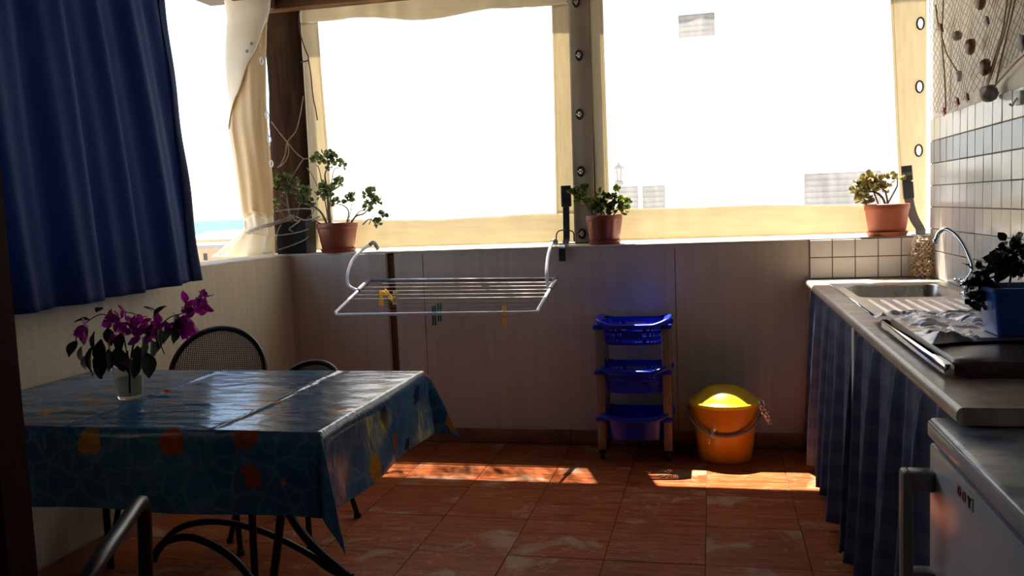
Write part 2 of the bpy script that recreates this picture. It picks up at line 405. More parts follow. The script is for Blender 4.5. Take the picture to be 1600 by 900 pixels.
def grid(bm, fn, nu, nv, keep=None, uvfn=None):
    """sheet of nu x nv cells; fn(u, v) in 0..1; returns nothing, uv layer = uvfn or (u, v)"""
    uv = bm.loops.layers.uv.verify()
    vs = [[bm.verts.new(fn(i / nu, j / nv)) for j in range(nv + 1)] for i in range(nu + 1)]
    for i in range(nu):
        for j in range(nv):
            if keep and not keep((i + .5) / nu, (j + .5) / nv): continue
            f = bm.faces.new((vs[i][j], vs[i + 1][j], vs[i + 1][j + 1], vs[i][j + 1]))
            for l, (a, b) in zip(f.loops, ((i, j), (i + 1, j), (i + 1, j + 1), (i, j + 1))):
                l[uv].uv = uvfn(a / nu, b / nv) if uvfn else (a / nu, b / nv)
    loose = [v for v in bm.verts if not v.link_faces]
    if loose: bmesh.ops.delete(bm, geom=loose, context='VERTS')
    return bm


def thick(o, t, off=0):
    m = o.modifiers.new('thickness', 'SOLIDIFY'); m.thickness = t; m.offset = off; return o


def frame_of(d, roll=0.):
    """rotation whose local Y runs along d"""
    d = Vector(d).normalized(); s = d.cross(Vector((0, 0, 1)))
    s = s.normalized() if s.length > 1e-4 else Vector((1, 0, 0))
    n = s.cross(d); m = Matrix((s, d, n)).transposed()
    return m @ Matrix.Rotation(roll, 3, 'Y')


def fat_leaf(bm, p, d, L, W, T, roll=0.):
    """thick rounded succulent leaf from p along d"""
    m = frame_of(d, roll); p = Vector(p)
    out = [(0, .15), (.25, .6), (.6, 1), (.85, .8), (1, .0)]
    top = []; bot = []; rim = []
    ring = [Vector((0, 0, 0))] + [Vector((-W * a / 2, L * y, 0)) for y, a in out[1:4]] + [Vector((0, L, 0))] + [Vector((W * a / 2, L * y, 0)) for y, a in out[3:0:-1]]
    vs = [bm.verts.new(p + m @ v) for v in ring]
    a = bm.verts.new(p + m @ Vector((0, L * .6, T))); b = bm.verts.new(p + m @ Vector((0, L * .6, -T)))
    k = len(vs)
    for i in range(k):
        bm.faces.new((vs[i], vs[(i + 1) % k], a)); bm.faces.new((vs[(i + 1) % k], vs[i], b))


def soft_leaf(bm, L, W, fold=.15, droop=.2, wavy=0., seed=0):
    """thin pointed leaf along +Y from the origin, with a midrib fold and droop"""
    prof = [(0, .04), (.12, .45), (.3, .9), (.5, 1), (.7, .78), (.88, .36), (1, .02)]
    rr = random.Random(seed); rows = []
    for y, a in prof:
        z = -droop * L * y * y; wv = wavy * W * rr.uniform(-1, 1)
        rows.append([bm.verts.new((-W * a / 2, L * y, z + fold * W * a + wv)), bm.verts.new((0, L * y, z)), bm.verts.new((W * a / 2, L * y, z + fold * W * a - wv))])
    for A, B in zip(rows, rows[1:]):
        bm.faces.new((A[0], A[1], B[1], B[0])); bm.faces.new((A[1], A[2], B[2], B[1]))
    return bm


def place(o, p, d, roll=0., s=1.):
    """world placement of a +Y built piece, kept when parented"""
    m = Matrix.Translation(Vector(p)) @ frame_of(d, roll).to_4x4() @ Matrix.Scale(s, 4)
    o.matrix_basis = m; return o


def copy(o, parent=None):
    c = o.copy(); C.objects.link(c)
    if parent is not None: put(c, parent)
    return c


def struct(name, bm, mat, label, cat, **kw):
    return tag(link(name, bm, mat, **kw), label, cat, kind='structure')


# ------------------------------------------------------------------ the setting
XL, XR, YB = -2.39, 1.055, 4.68
ZL = 1.087
# ground, sea and the houses below
b = new(); box(b, (-400, -60, -8.3), (150, 420, -8)); struct('ground', b, 'ground', 'pale dusty ground far below the terrace', 'ground')
b = new()
vs = [b.verts.new(v) for v in ((-15000, -15000, -8.15), (15000, -15000, -8.15), (15000, 15000, -8.15), (-15000, 15000, -8.15))]; b.faces.new(vs)
struct('sea', b, 'sea', 'pale turquoise sea reaching to the horizon', 'sea')

# floor slab with tiles
b = new(); box(b, (-2.75, -2.7, -.12), (1.35, 4.98, -.004))
floor = struct('floor', b, 'grout', 'red brown marble tiled terrace floor', 'floor')
tx, ty = .3645, .3865
b = new(); box(b, (-tx / 2 + .0012, -ty / 2 + .0012, -.008), (tx / 2 - .0012, ty / 2 - .0012, 0), .0012)
tile0 = None
for i in range(-7, 4):
    for j in range(-9, 3):
        x0 = -.047 + i * tx; y0 = 3.887 + j * ty; x1 = x0 + tx; y1 = y0 + ty
        cx0, cx1, cy1 = max(x0, XL), min(x1, XR), min(y1, YB)
        if cx1 - cx0 < .02 or cy1 - y0 < .02: continue
        full = cx0 == x0 and cx1 == x1 and cy1 == y1
        if full:
            if tile0 is None: o = tile0 = link('tile', b, 'floor', floor)
            else: o = copy(tile0, floor)
            o.location = ((x0 + x1) / 2, (y0 + y1) / 2, RND.uniform(-.0006, .0006))
        else:
            q = new(); hx = (cx1 - cx0) / 2 - .0012; hy = (cy1 - y0) / 2 - .0012; box(q, (-hx, -hy, -.008), (hx, hy, 0), .0012)
            o = link('tile', q, 'floor', floor); o.location = ((cx0 + cx1) / 2, (y0 + cy1) / 2, RND.uniform(-.0006, .0006))

# back parapet: pilaster left of the rusty groove, then the long panel with its hairline joints
b = new()
box(b, (XL - .2, YB - .012, 0), (-1.80, YB + .26, ZL - .010), .004)
box(b, (-1.755, YB, 0), (XR + .25, YB + .26, ZL - .010), .003)
wall_back = struct('wall_back', b, 'wall', 'cream rendered low wall under the plastic windows', 'wall')
b = new(); box(b, (-1.80, YB + .02, 0), (-1.755, YB + .2, ZL - .022)); link('rusty_joint', b, 'groove', wall_back)
b = new(); box(b, (XL - .2, YB - .001, ZL - .010), (XR + .02, YB + .262, ZL), .002); link('coping', b, 'coping', wall_back)
for x in (-1.585, -.195):
    b = new(); box(b, (x - .0015, YB - .0012, 0), (x + .0015, YB + .01, ZL - .024)); link('hairline_joint', b, 'groove', wall_back)
# splash tiles over the worktop on the back wall
b = new(); box(b, (.475, YB - .004, .86), (XR, YB + .004, ZL - .004)); tg = link('tile_bed', b, 'tgrout', wall_back)
txs = [.478, .586, .695, .803, .911, 1.019, XR]; tzs = [.885, .992, ZL - .005]
for i in range(6):
    for j in range(2):
        b = new(); hx = (txs[i + 1] - txs[i]) / 2 - .002; hz = (tzs[j + 1] - tzs[j]) / 2 - .002
        box(b, (-hx, -.005, -hz), (hx, .003, hz), .002)
        o = link('wall_tile', b, 'tile', wall_back); o.location = ((txs[i] + txs[i + 1]) / 2, YB - .006, (tzs[j] + tzs[j + 1]) / 2)
# left parapet
b = new(); box(b, (XL - .2, .6, 0), (XL, YB - .013, ZL - .010)); wall_left = struct('wall_left', b, 'wall_l', 'sand coloured rendered low wall beside the table', 'wall')
b = new(); box(b, (XL - .202, .6, ZL - .010), (XL + .001, YB - .013, ZL), .002); link('coping', b, 'coping', wall_left)
# right wall
b = new(); box(b, (XR, -2.7, 0), (XR + .25, YB, 2.62)); wall_right = struct('wall_right', b, 'plaster', 'pale plaster wall tiled behind the worktop', 'wall')
zrow = [.884, 1.017, 1.122, 1.227, 1.33, 1.436, 1.544, 1.649]
ycol = [4.678] + [4.599 - .1125 * k for k in range(26)]
b = new(); box(b, (XR - .005, ycol[-1], zrow[0]), (XR + .01, ycol[0], zrow[-1])); link('tile_bed', b, 'tgrout', wall_right)
shared = {}
for i in range(26):
    for j in range(7):
        hy = (ycol[i] - ycol[i + 1]) / 2 - .0018; hz = (zrow[j + 1] - zrow[j]) / 2 - .0018; key = (round(hy, 4), round(hz, 4), j == 5)
        if key not in shared:
            b = new(); box(b, (-.005, -hy, -hz), (.003, hy, hz), .002)
            o = shared[key] = link('wall_tile', b, 'tile_blue' if j == 5 else 'tile', wall_right)
        else: o = copy(shared[key], wall_right)
        o.location = (XR - .007 + RND.uniform(-.0006, .0006), (ycol[i] + ycol[i + 1]) / 2, (zrow[j] + zrow[j + 1]) / 2)
        o.rotation_euler = (0, RND.uniform(-.012, .012), RND.uniform(-.012, .012))
# skirtings
sk = None
b = new(); box(b, (-1.75, YB - .012, 0), (.49, YB - .001, .078)); base_back = struct('baseboard_back', b, 'grout', 'marble skirting along the back wall', 'baseboard')
for i in range(7):
    x0 = -1.75 + i * .325; x1 = min(x0 + .325, .49)
    b = new(); box(b, (x0 + .001, YB - .015, .001), (x1 - .001, YB - .006, .08), .002); link('tile', b, 'skirt', base_back)
b = new(); box(b, (XL + .001, .62, 0), (XL + .01, YB - .02, .075), .002); struct('baseboard_left', b, 'skirt', 'marble skirting along the left wall', 'baseboard')
# house wall with the doorway the view looks through, and the dim room behind
b = new()
box(b, (-3.3, .42, 0), (-.67, .6, 2.62)); box(b, (.95, .42, 0), (XR, .6, 2.62)); box(b, (-.67, .42, 2.2), (.95, .6, 2.62))
struct('wall_front', b, 'ochre', 'house wall around the terrace doorway', 'wall')
b = new(); box(b, (-.67, .40, 0), (-.562, .612, 2.2), .006); door1 = struct('door_1', b, 'door', 'dark red wooden door frame at the left edge', 'door')
b = new(); box(b, (-.563, .565, 0), (-.55, .6, 2.2), .003); link('stop_bead', b, 'door', door1)
b = new(); box(b, (-.548, .40, 2.1), (.95, .612, 2.2), .006); link('head', b, 'door', door1)
b = new(); box(b, (.84, .40, 0), (.95, .612, 2.1), .006); link('jamb', b, 'door', door1)
b = new(); box(b, (-3.0, -2.7, 0), (-2.85, .42, 2.62)); struct('wall_room_left', b, 'inner', 'side wall of the dim room', 'wall')
b = new(); box(b, (-3.0, -2.85, 0), (XR + .25, -2.7, 2.62)); struct('wall_room_rear', b, 'inner', 'rear wall of the dim room', 'wall')
# left opening above the parapet, near end closed by a strip of house wall
b = new(); box(b, (XL - .2, .6, ZL), (XL, .95, 2.62)); struct('wall_left_return', b, 'plaster', 'return of the house wall over the left parapet', 'wall')
# roof
b = new(); box(b, (-3.0, -2.85, 2.62), (XR + .25, 5.035, 2.72)); ceiling = struct('ceiling', b, 'roofwood', 'dark boarded roof over the terrace', 'ceiling')
b = new(); box(b, (-2.62, 4.80, 2.50), (XR + .2, 4.875, 2.619), .006); struct('roof_beam', b, 'beam', 'brown timber beam above the plastic windows', 'beam')
b = new(); box(b, (-2.56, .95, 2.5), (-2.44, 4.79, 2.619), .006); struct('side_beam', b, 'beam', 'brown timber beam along the left opening', 'beam')

# ------------------------------------------------------------------ posts
b = new()
pts = [P(x, y, 'y', 4.9) for x, y in ((407, 2), (415, 140), (419, 260), (425, 388))]; ptr = [P(x, y, 'y', 4.9) for x, y in ((472, 2), (486, 100), (489, 220), (489, 388))]
def post_fn(u, v):
    k = v * 3; i = min(2, int(k)); q = k - i
    l = pts[i].lerp(pts[i + 1], q); r_ = ptr[i].lerp(ptr[i + 1], q)
    z = 2.615 + (ZL - 2.615) * v; hw = (r_.x - l.x) / 2; cx = (r_.x + l.x) / 2
    a = u * 2 * math.pi; ca, sa = math.cos(a), math.sin(a); k2 = 1 / max(abs(ca), abs(sa)) ** .8
    p = Vector((cx + ca * hw * k2 * .92, 4.945 + sa * .06 * k2, z))
    return p + Vector((noise.noise(p * 9), 0, noise.noise(p * 5) * 0)) * .008
grid(b, post_fn, 28, 40); bmesh.ops.remove_doubles(b, verts=b.verts, dist=1e-4)
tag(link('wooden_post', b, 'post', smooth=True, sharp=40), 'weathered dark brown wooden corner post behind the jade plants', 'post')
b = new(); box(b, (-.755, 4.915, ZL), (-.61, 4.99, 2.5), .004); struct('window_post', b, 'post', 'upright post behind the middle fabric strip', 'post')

# ------------------------------------------------------------------ plastic window panels
YT = 4.885
def warp(x, z, ph):
    return YT + .006 * math.sin(7 * x + ph) + .008 * noise.noise(Vector((x * 2.2, ph, z * 1.4)))
def panel(name, label, x0, x1, z0, z1, inner, pane_mat, ph, pane_label, cuts=None, wav=.006):
    """fabric frame x0..x1, z0..z1 round a clear pane inner = f_left(z), f_right(z), f_bottom(x), f_top(x)"""
    root = thing(name, label, 'window', ((x0 + x1) / 2, YT, z0), 'plastic window panels')
    fl, fr, fb, ft = inner
    def sheet(xa, xb, za, zb, nx, nz, nm, mat, ruf=0., keep=None, dy=0.):
        b = new()
        def fn(u, v):
            z = (za(0) if callable(za) else za) ; 
            xs = lambda zz: (xa(zz) if callable(xa) else xa, xb(zz) if callable(xb) else xb)
            zm0 = z1 + (z0 - z1) * v
            if callable(za) or callable(zb):
                x = (xa if not callable(xa) else xa(zm0)); x = x + ((xb if not callable(xb) else xb(zm0)) - x) * u
                a = za(x) if callable(za) else za; bb = zb(x) if callable(zb) else zb
                z = a + (bb - a) * v
                if callable(xa) or callable(xb):
                    l, r_ = xs(z); x = l + (r_ - l) * u; a = za(x) if callable(za) else za; bb = zb(x) if callable(zb) else zb; z = a + (bb - a) * v
            else:
                z = za + (zb - za) * v; l, r_ = xs(z); x = l + (r_ - l) * u
            y = warp(x, z, ph) + dy + ruf * (math.sin(x * 31 + 3 * math.sin(x * 7 + ph)) + .6 * noise.noise(Vector((x * 14, z * 3, ph))))
            return Vector((x, y, z))
        grid(b, fn, nx, nz, keep=keep, uvfn=lambda u, v: (u * (x1 - x0), v * (z1 - z0)))
        return link(nm, b, mat, root, smooth=True)
    pane = sheet(fl, fr, fb, ft, 60, 60, 'clear_pane', pane_mat, wav)
    pane['label'] = pane_label
    thick(sheet(x0, x1, ft, z1, 90, 16, 'top_hem', 'tarp', .006), .002)
    thick(sheet(x0, x1, z0, fb, 90, 12, 'bottom_hem', 'tarp', .004), .002)
    thick(sheet(x0, fl, lambda x: fb(x) , lambda x: ft(x), 12, 60, 'side_hem', 'tarp', .002), .002)
    if cuts is None: thick(sheet(fr, x1, lambda x: fb(x), lambda x: ft(x), 12, 60, 'side_hem', 'tarp', .002), .002)
    else:
        def keep(u, v):
            z = fb(x1) + (ft(x1) - fb(x1)) * v; x = fr(z) + (x1 - fr(z)) * u
            return all(((x - cx) / .0145) ** 2 + ((z - cz) / .0255) ** 2 > 1 for cx, cz in cuts)
        thick(sheet(fr, x1, lambda x: fb(x), lambda x: ft(x), 30, 300, 'side_hem', 'tarp', .002, keep), .002)
    # stitched seam round the pane
    b = new(); loop = []
    for u in range(41): z = fb(0) + (ft(0) - fb(0)) * u / 40; loop.append(Vector((fl(z) - .012, warp(fl(z), z, ph) - .004, z)))
    tube(b, loop, .0012, 4)
    loop = [Vector((fr(z) + .012, warp(fr(z), z, ph) - .004, z)) for z in [fb(0) + (ft(0) - fb(0)) * u / 40 for u in range(41)]]; tube(b, loop, .0012, 4)
    link('seam', b, 'tarp_tan', root)
    return root


def lerpf(a, b, x0, x1): return lambda x: a + (b - a) * (x - x0) / (x1 - x0)
topL = lambda x: 2.44 - .028 * (x + 2.22) / 1.37 - .028 * max(0, math.sin((x + 2.22) * 2.3)) * (1 if x < -1 else .4) + .012 * math.sin(x * 9)
panL = panel('plastic_window', 'left clear plastic window panel with ruffled cream fabric hem', -2.335, -.74, ZL + .012, 2.56,
             (lerpf(-2.197, -2.222, 1.27, 2.44), lerpf(-.855, -.838, 1.26, 2.42), lambda x: 1.268 - .012 * (x + 2.2) / 1.35 + .008 * math.sin(x * 5), topL),
             'vinyl_hazy', .3, 'hazy rippled clear plastic')
holes = [(1.043, 2.148), (1.040, 1.834), (1.036, 1.513)]
panR = panel('plastic_window', 'right clear plastic window panel with oval eyelets in its hem', -.628, 1.072, ZL + .012, 2.56,
             (lerpf(-.553, -.556, 1.28, 2.43), lerpf(.947, .895, 1.24, 2.43), lambda x: 1.277 - .032 * (x + .5) / 1.45 + .004 * math.sin(x * 6), lambda x: 2.415 - .01 * x),
             'vinyl', 1.7, 'clear plastic pane', cuts=holes, wav=.003)
# taupe overlap strip with turn buttons, hung from the left panel
b = new()
grid(b, lambda u, v: Vector((-.748 + .118 * u + .01 * (v - .5), YT - .012 + .004 * math.sin(u * 6 + v * 3), ZL + .01 + (2.55 - ZL) * v)), 10, 60, uvfn=lambda u, v: (u * .1, v * 1.4))
thick(link('overlap_flap', b, 'tarp_taupe', panL, smooth=True), .002)
def oval_ring(bm, cx, cy, cz, rx, rz, r):
    tube(bm, [Vector((cx + rx * math.cos(a), cy, cz + rz * math.sin(a))) for a in [2 * math.pi * k / 24 for k in range(24)]], r, 6, closed=True)
for cx, cz in ((-.700, 2.405), (-.694, 2.119), (-.701, 1.801), (-.704, 1.489), (-.708, 1.145)):
    b = new(); oval_ring(b, cx, YT - .018, cz, .017, .025, .0055)
    e = link('eyelet', b, 'dark_eyelet', panL, smooth=True)
    b = new(); box(b, (cx - .012, YT - .02, cz - .018), (cx + .012, YT - .014, cz + .018), .004); link('backing_plate', b, 'steel', e)
    b = new(); lathe(b, [(.006, -.004), (.006, .008), (0, .009)], seg=12); bmesh.ops.rotate(b, verts=b.verts, cent=(0, 0, 0), matrix=Matrix.Rotation(math.pi / 2, 3, 'X'))
    bmesh.ops.translate(b, verts=b.verts, vec=(cx, YT - .024, cz)); box(b, (cx - .014, YT - .036, cz - .005), (cx + .014, YT - .029, cz + .005), .003)
    box(b, (cx - .005, YT - .0355, cz - .014), (cx + .005, YT - .0295, cz + .014), .003)
    link('turn_button', b, 'steel', e)
for cx, cz in holes:
    b = new(); oval_ring(b, cx, warp(cx, cz, 1.7), cz, .0165, .0285, .0045); link('eyelet', b, 'dark_eyelet', panR, smooth=True)

# bundled plastic sheet in the left opening, tied near its foot
prof = [(0, 2.5, 355, 420, 0), (40, 0, 357, 415, 0), (95, 0, 359, 414, 0), (150, 0, 361, 415, 0), (200, 0, 360, 418, 0), (240, 0, 367, 421, 0), (290, 0, 374, 425, 0), (328, 0, 379, 425, 0), (342, 0, 383, 426, 0), (354, 0, 384, 427, 0), (364, 0, 376, 428, 0), (380, 0, 354, 428, 0), (400, 0, 333, 428, 0)]
YR = 4.60
rows = []
for y, _, xa, xb, _2 in prof:
    A = P(xa, y, 'y', YR); B = P(xb, y, 'y', YR); rows.append((A.x, B.x, (A.z + B.z) / 2))
rows[-1] = (rows[-1][0], rows[-1][1], ZL + .002)
def bundle_at(v):
    k = v * (len(rows) - 1); i = min(len(rows) - 2, int(k)); q = k - i; q = q * q * (3 - 2 * q) * .5 + q * .5
    return [rows[i][j] + (rows[i + 1][j] - rows[i][j]) * q for j in range(3)]
def bundle(u, v):
    l, r_, z = bundle_at(v); cx = (l + r_) / 2; hw = (r_ - l) / 2; a = u * 2 * math.pi + v * 1.2
    lo = 1.8 if v > .66 else 1
    fold = 1 + lo * (.12 * math.sin(5 * a + 4 * v) + .08 * math.sin(9 * a - 7 * v))
    d = .055 * (.75 if .62 < v < .85 else 1)
    return Vector((cx + math.cos(a) * hw * (1 + .05 * math.sin(7 * a + 9 * v)), YR + math.sin(a) * d * fold * 1.15, z + .012 * math.sin(3 * a) * (1 if .1 < v < .97 else 0)))
roll = thing('tied_plastic_sheet', 'bundled cream plastic sheet tied up beside the wooden corner post', 'tarpaulin', (-2.6, YR, ZL))
b = new(); grid(b, bundle, 90, 130, keep=lambda u, v: v >= .637, uvfn=lambda u, v: (u * .6, v * 1.4)); link('flared_foot', b, 'tarp_white', roll, smooth=True)
b = new(); grid(b, bundle, 90, 130, keep=lambda u, v: v < .637, uvfn=lambda u, v: (u * .6, v * 1.4)); link('twisted_sheet', b, 'tarp_tan', roll, smooth=True)
# pale outer flap wrapped over the upper part, its free edge running in a curve
def flap(u, v):
    z = 2.5 + (1.74 - 2.5) * v; k = (2.497 - z) / 1.405
    vv = min(.999, max(0, v * .335)); l, r_, zz = bundle_at(vv); cx = (l + r_) / 2; hw = (r_ - l) / 2
    end = math.pi * (2.02 - .95 * v ** 1.6); a = math.pi * .98 + (end - math.pi * .98) * u
    return Vector((cx + math.cos(a) * hw * 1.08 + .01 * math.sin(v * 9), YR + math.sin(a) * .082 - .004 * math.sin(u * 8), zz))
b = new(); grid(b, flap, 30, 50, uvfn=lambda u, v: (u * .3, v)); thick(link('outer_flap', b, 'tarp_white', roll, smooth=True), .002)
for px, py in ((393, 68), (386, 80)):
    p = P(px, py, 'y', YR - .088); b = new(); oval_ring(b, p.x, p.y, p.z, .006, .006, .0025); link('snap', b, 'dark_eyelet', roll)
for px, py in ((409, 95), (417, 180), (421, 218), (424, 256)):
    p = P(px, py, 'y', YR - .07); b = new(); oval_ring(b, p.x, p.y, p.z, .009, .018, .004); link('eyelet', b, 'steel', roll)
b = new()
tp = [P(x, y, 'y', yy) for x, y, yy in ((384, 364, 4.55), (388, 362, 4.53), (396, 358, 4.525), (410, 353, 4.53), (422, 350, 4.55), (434, 346, 4.61), (446, 343, 4.665), (460, 336, 4.685))]
tube(b, spline(tp, 6), .005, 6); tube(b, spline([p + Vector((0, 0, -.011)) for p in tp[1:]], 6), .0045, 6)
link('tie_rope', b, 'rope', roll)

# ------------------------------------------------------------------ blue curtain hung in the left opening
cx0 = -2.305
def curt(u, v):
    # u 0 = far edge, 1 = near end; v 0 = top
    zb = 1.032 - .055 * u - .03 * max(0, u - .75); z = 2.5 + (zb - 2.5) * v
    y = (3.42 + .142 * v) - 2.15 * u
    f = .45 + .55 * min(1, u * 8)
    ph = 58 * u + 1.3 * math.sin(v * 2.2 + u * 5) + 1.6 * v
    x = cx0 + f * (.022 * math.sin(ph) + .009 * math.sin(2.3 * ph + 2 * v) + .012 * math.sin(.37 * ph)) * (.75 + .5 * v) + .03 * v * math.sin(u * 9)
    return Vector((x + .02, y, z))
b = new(); grid(b, curt, 260, 60, uvfn=lambda u, v: (u * 2.1, v * 1.5))
cur = thing('blue_curtain', 'deep blue woven shade curtain hanging over the left wall', 'curtain', (cx0, 2.5, 2.5))
thick(link('cloth', b, 'curtain', cur, smooth=True), .002)
b = new(); grid(b, lambda u, v: curt(u * .022, v) + Vector((.006 + .004 * math.sin(v * 20), 0, 0)), 4, 60, uvfn=lambda u, v: (u * .05, v * 1.5)); thick(link('side_hem', b, 'curtain', cur, smooth=True), .004)
b = new(); tube(b, [(cx0 + .02, 1.2, 2.505), (cx0 + .02, 3.5, 2.505)], .012, 10); link('rod', b, 'dark_metal', cur)

# ------------------------------------------------------------------ folding drying rack hooked over the ledge
YBK, YFR = 4.60, 4.16
rail_l, rail_r = P(577, 438, 'y', YBK), P(868, 436, 'y', YBK); fr_l, fr_r = P(520, 492, 'y', YFR), P(838, 488, 'y', YFR)
rack = thing('drying_rack', 'white hanging clothes drying rack hooked over the ledge', 'drying rack', ((rail_l + rail_r) / 2).to_tuple())
b = new()
k = lambda A, B, t_: A.lerp(B, t_)
path = [k(rail_l, fr_l, .0), k(rail_l, fr_l, .5), k(rail_l, fr_l, .93), k(fr_l, fr_r, .02), k(fr_l, fr_r, .5), k(fr_l, fr_r, .955), k(fr_r, rail_r, .09), k(fr_r, rail_r, .5), k(fr_r, rail_r, 1)]
tube(b, spline([path[0], path[1], path[2]], 4)[:-1] + spline([path[2], path[3]], 4) + [path[4]] + spline([path[5], k(fr_l, fr_r, .99) + (path[6] - path[5]) * .22, path[6]], 5) + [path[7], path[8]], .0085, 10)
link('frame', b, 'white_paint', rack, smooth=True)
b = new(); tube(b, [rail_l, rail_r], .009, 10); link('back_rail', b, 'grey_plastic', rack, smooth=True)['label'] = 'grey back rail'
for i in range(8):
    q = .1 + .8 * i / 7; b = new(); tube(b, [k(rail_l, fr_l, q), k(rail_r, fr_r, q)], .001, 5); link('wire', b, 'wire', rack)
for A, B, nm in ((rail_l, fr_l, 'l'), (rail_r, fr_r, 'r')):
    b = new(); tube(b, [k(A, B, -.03), k(A, B, .1), k(A, B, .3), k(A, B, .34)], [.013, .015, .015, .011], 10); link('hinge_sleeve', b, 'grey_plastic', rack, smooth=True)
jl = k(rail_l, fr_l, .32); jr = k(rail_r, fr_r, .3)
al = [jl, P(545, 446, 'y', 4.48), P(543, 428, 'y', 4.5), P(551, 406, 'y', 4.56), P(564, 392, 'y', 4.62), P(577, 383, 'y', 4.665)]
ar = [jr, P(856, 446, 'y', 4.48), P(854, 425, 'y', 4.5), P(856, 402, 'y', 4.56), P(860, 386, 'y', 4.62), P(863, 379, 'y', 4.665)]
for a, tip in ((al, [(577, 383, 4.665), (584, 379, 4.69), (590, 382, 4.72)]), (ar, [(863, 379, 4.665), (867, 375, 4.69), (869, 378, 4.72)])):
    b = new(); tube(b, spline(a, 6), .009, 10); o = link('hook_arm', b, 'white_paint', rack, smooth=True)
    tp = [P(x, y, 'y', yy) for x, y, yy in tip]; tp[2].z = ZL + .014; tp[1].z = max(tp[1].z, ZL + .03)
    b = new(); tube(b, spline(tp, 5), .012, 10); link('rubber_tip', b, 'grey_plastic', o, smooth=True)
# pegs
def peg(px, py, yy, L, tilt, mat, label, open_=.004):
    p = P(px, py, 'y', yy); r0 = thing('clothes_peg', label, 'clothes peg', p.to_tuple(), 'pegs on the drying rack')
    R_ = Matrix.Rotation(tilt, 3, 'Y')
    for s in (-1, 1):
        b = new(); box(b, (s * .0045 - .0035, -.006, -L / 2), (s * .0045 + .0035, .006, L / 2), .0015, rot=None)
        for v in b.verts:
            v.co.x += s * open_ * (abs(v.co.z) / L)
        bmesh.ops.rotate(b, verts=b.verts, cent=(0, 0, 0), matrix=R_); bmesh.ops.translate(b, verts=b.verts, vec=p)
        link('jaw', b, mat, r0)
    b = new(); tube(b, [R_ @ Vector((-.011, 0, .004)) + p, R_ @ Vector((.011, 0, .004)) + p], .005, 8); link('spring', b, 'wire', r0)
peg(595.5, 466, 4.40, .082, .06, 'yellow_plastic', 'upright yellow clothes peg, leftmost on the drying rack')
peg(607, 461, 4.43, .072, -.68, 'yellow_plastic', 'tilted yellow clothes peg beside the upright yellow one')
peg(616.5, 466, 4.42, .07, .1, 'pale_plastic', 'faded pale yellow clothes peg beside the tilted peg')
peg(678.5, 493, 4.17, .098, .02, 'teal_plastic', 'longer teal clothes peg on the front bar of the rack')
peg(687, 488, 4.21, .095, .05, 'teal_plastic', 'upper teal clothes peg just right of its twin')
peg(788, 495, 4.17, .104, .0, 'yellow_plastic', 'yellow clothes peg alone on the right of the rack')

# ------------------------------------------------------------------ blue basket trolley
tx0, tx1, tyf, tyb = -.545, -.262, 4.395, 4.62
tcx = (tx0 + tx1) / 2
tr = thing('basket_trolley', 'three tier blue plastic basket trolley against the back wall', 'trolley', (tcx, 4.51, 0))
def ringpt(a, hw, hd, bow, z):
    """rounded rectangle loop in 0..1 with a bowed front"""
    t_ = a * 2 * math.pi; ca, sa = math.cos(t_), math.sin(t_); e = .32
    x = hw * math.copysign(abs(ca) ** e, ca); y = hd * math.copysign(abs(sa) ** e, sa)
    if sa < 0: y -= bow * (1 - (x / hw) ** 2) * abs(sa) ** .3
    return Vector((tcx + x, 4.508 + y, z))
for lev, (zr, zb, holes_) in enumerate(((.703, .592, True), (.470, .345, True), (.228, .105, False))):
    b = new(); hw = .142
    def wallf(u, v):
        return ringpt(u, hw + .012 * v, .100 + .008 * v, .018, zb + (zr - zb) * v)
    def keepf(u, v):
        if not holes_: return True
        i = int(u * 168); j = int(v * 15)
        if j in (2, 3, 6, 7, 10, 11):
            k_ = (j // 4)
            return (i + 2 * (k_ % 2)) % 4 not in (1, 2)
        return True
    grid(b, wallf, 168, 15, keep=keepf)
    def botf(u, v):
        q = ringpt(0, 1, 1, 0, 0); return Vector((tcx + (u - .5) * 2 * hw * .97, 4.508 + (v - .5) * .196, zb + .002))
    grid(b, botf, 42, 30, keep=lambda u, v: (not holes_) or not ((int(u * 42) + 2 * (int(v * 30) // 3 % 2)) % 4 in (1, 2) and int(v * 30) % 3 != 0 and .06 < u < .94))
    bas = link('basket', b, 'blue_plastic', tr); thick(bas, .0025)
    # flared rim with side ears that sleeve the posts
    b = new()
    def rim(u, v):
        o_ = (0, .014, .026, .030, .026)[int(v * 4 + .5)]; dz = (0, .004, .002, -.008, -.018)[int(v * 4 + .5)]
        p = ringpt(u, .155 + o_ * 1.25, .108 + o_ * .8, .026, zr + dz)
        side = max(0, abs((p.x - tcx) / .18) - .55) / .45
        p.z += .022 * side ** 1.5 - .006 * (1 - side) * (1 if p.y < 4.45 else -.4)
        return p
    grid(b, rim, 96, 4); link('rim', b, 'blue_plastic', bas, smooth=True)
    for sx in (-1, 1):
        for yy in (4.405, 4.608):
            b = new(); x = tcx + sx * .167; box(b, (x - .029, yy - .024, zr - .03), (x + .029, yy + .024, zr - .006), .006, 2); link('post_socket', b, 'blue_plastic', bas, smooth=True, sharp=40)
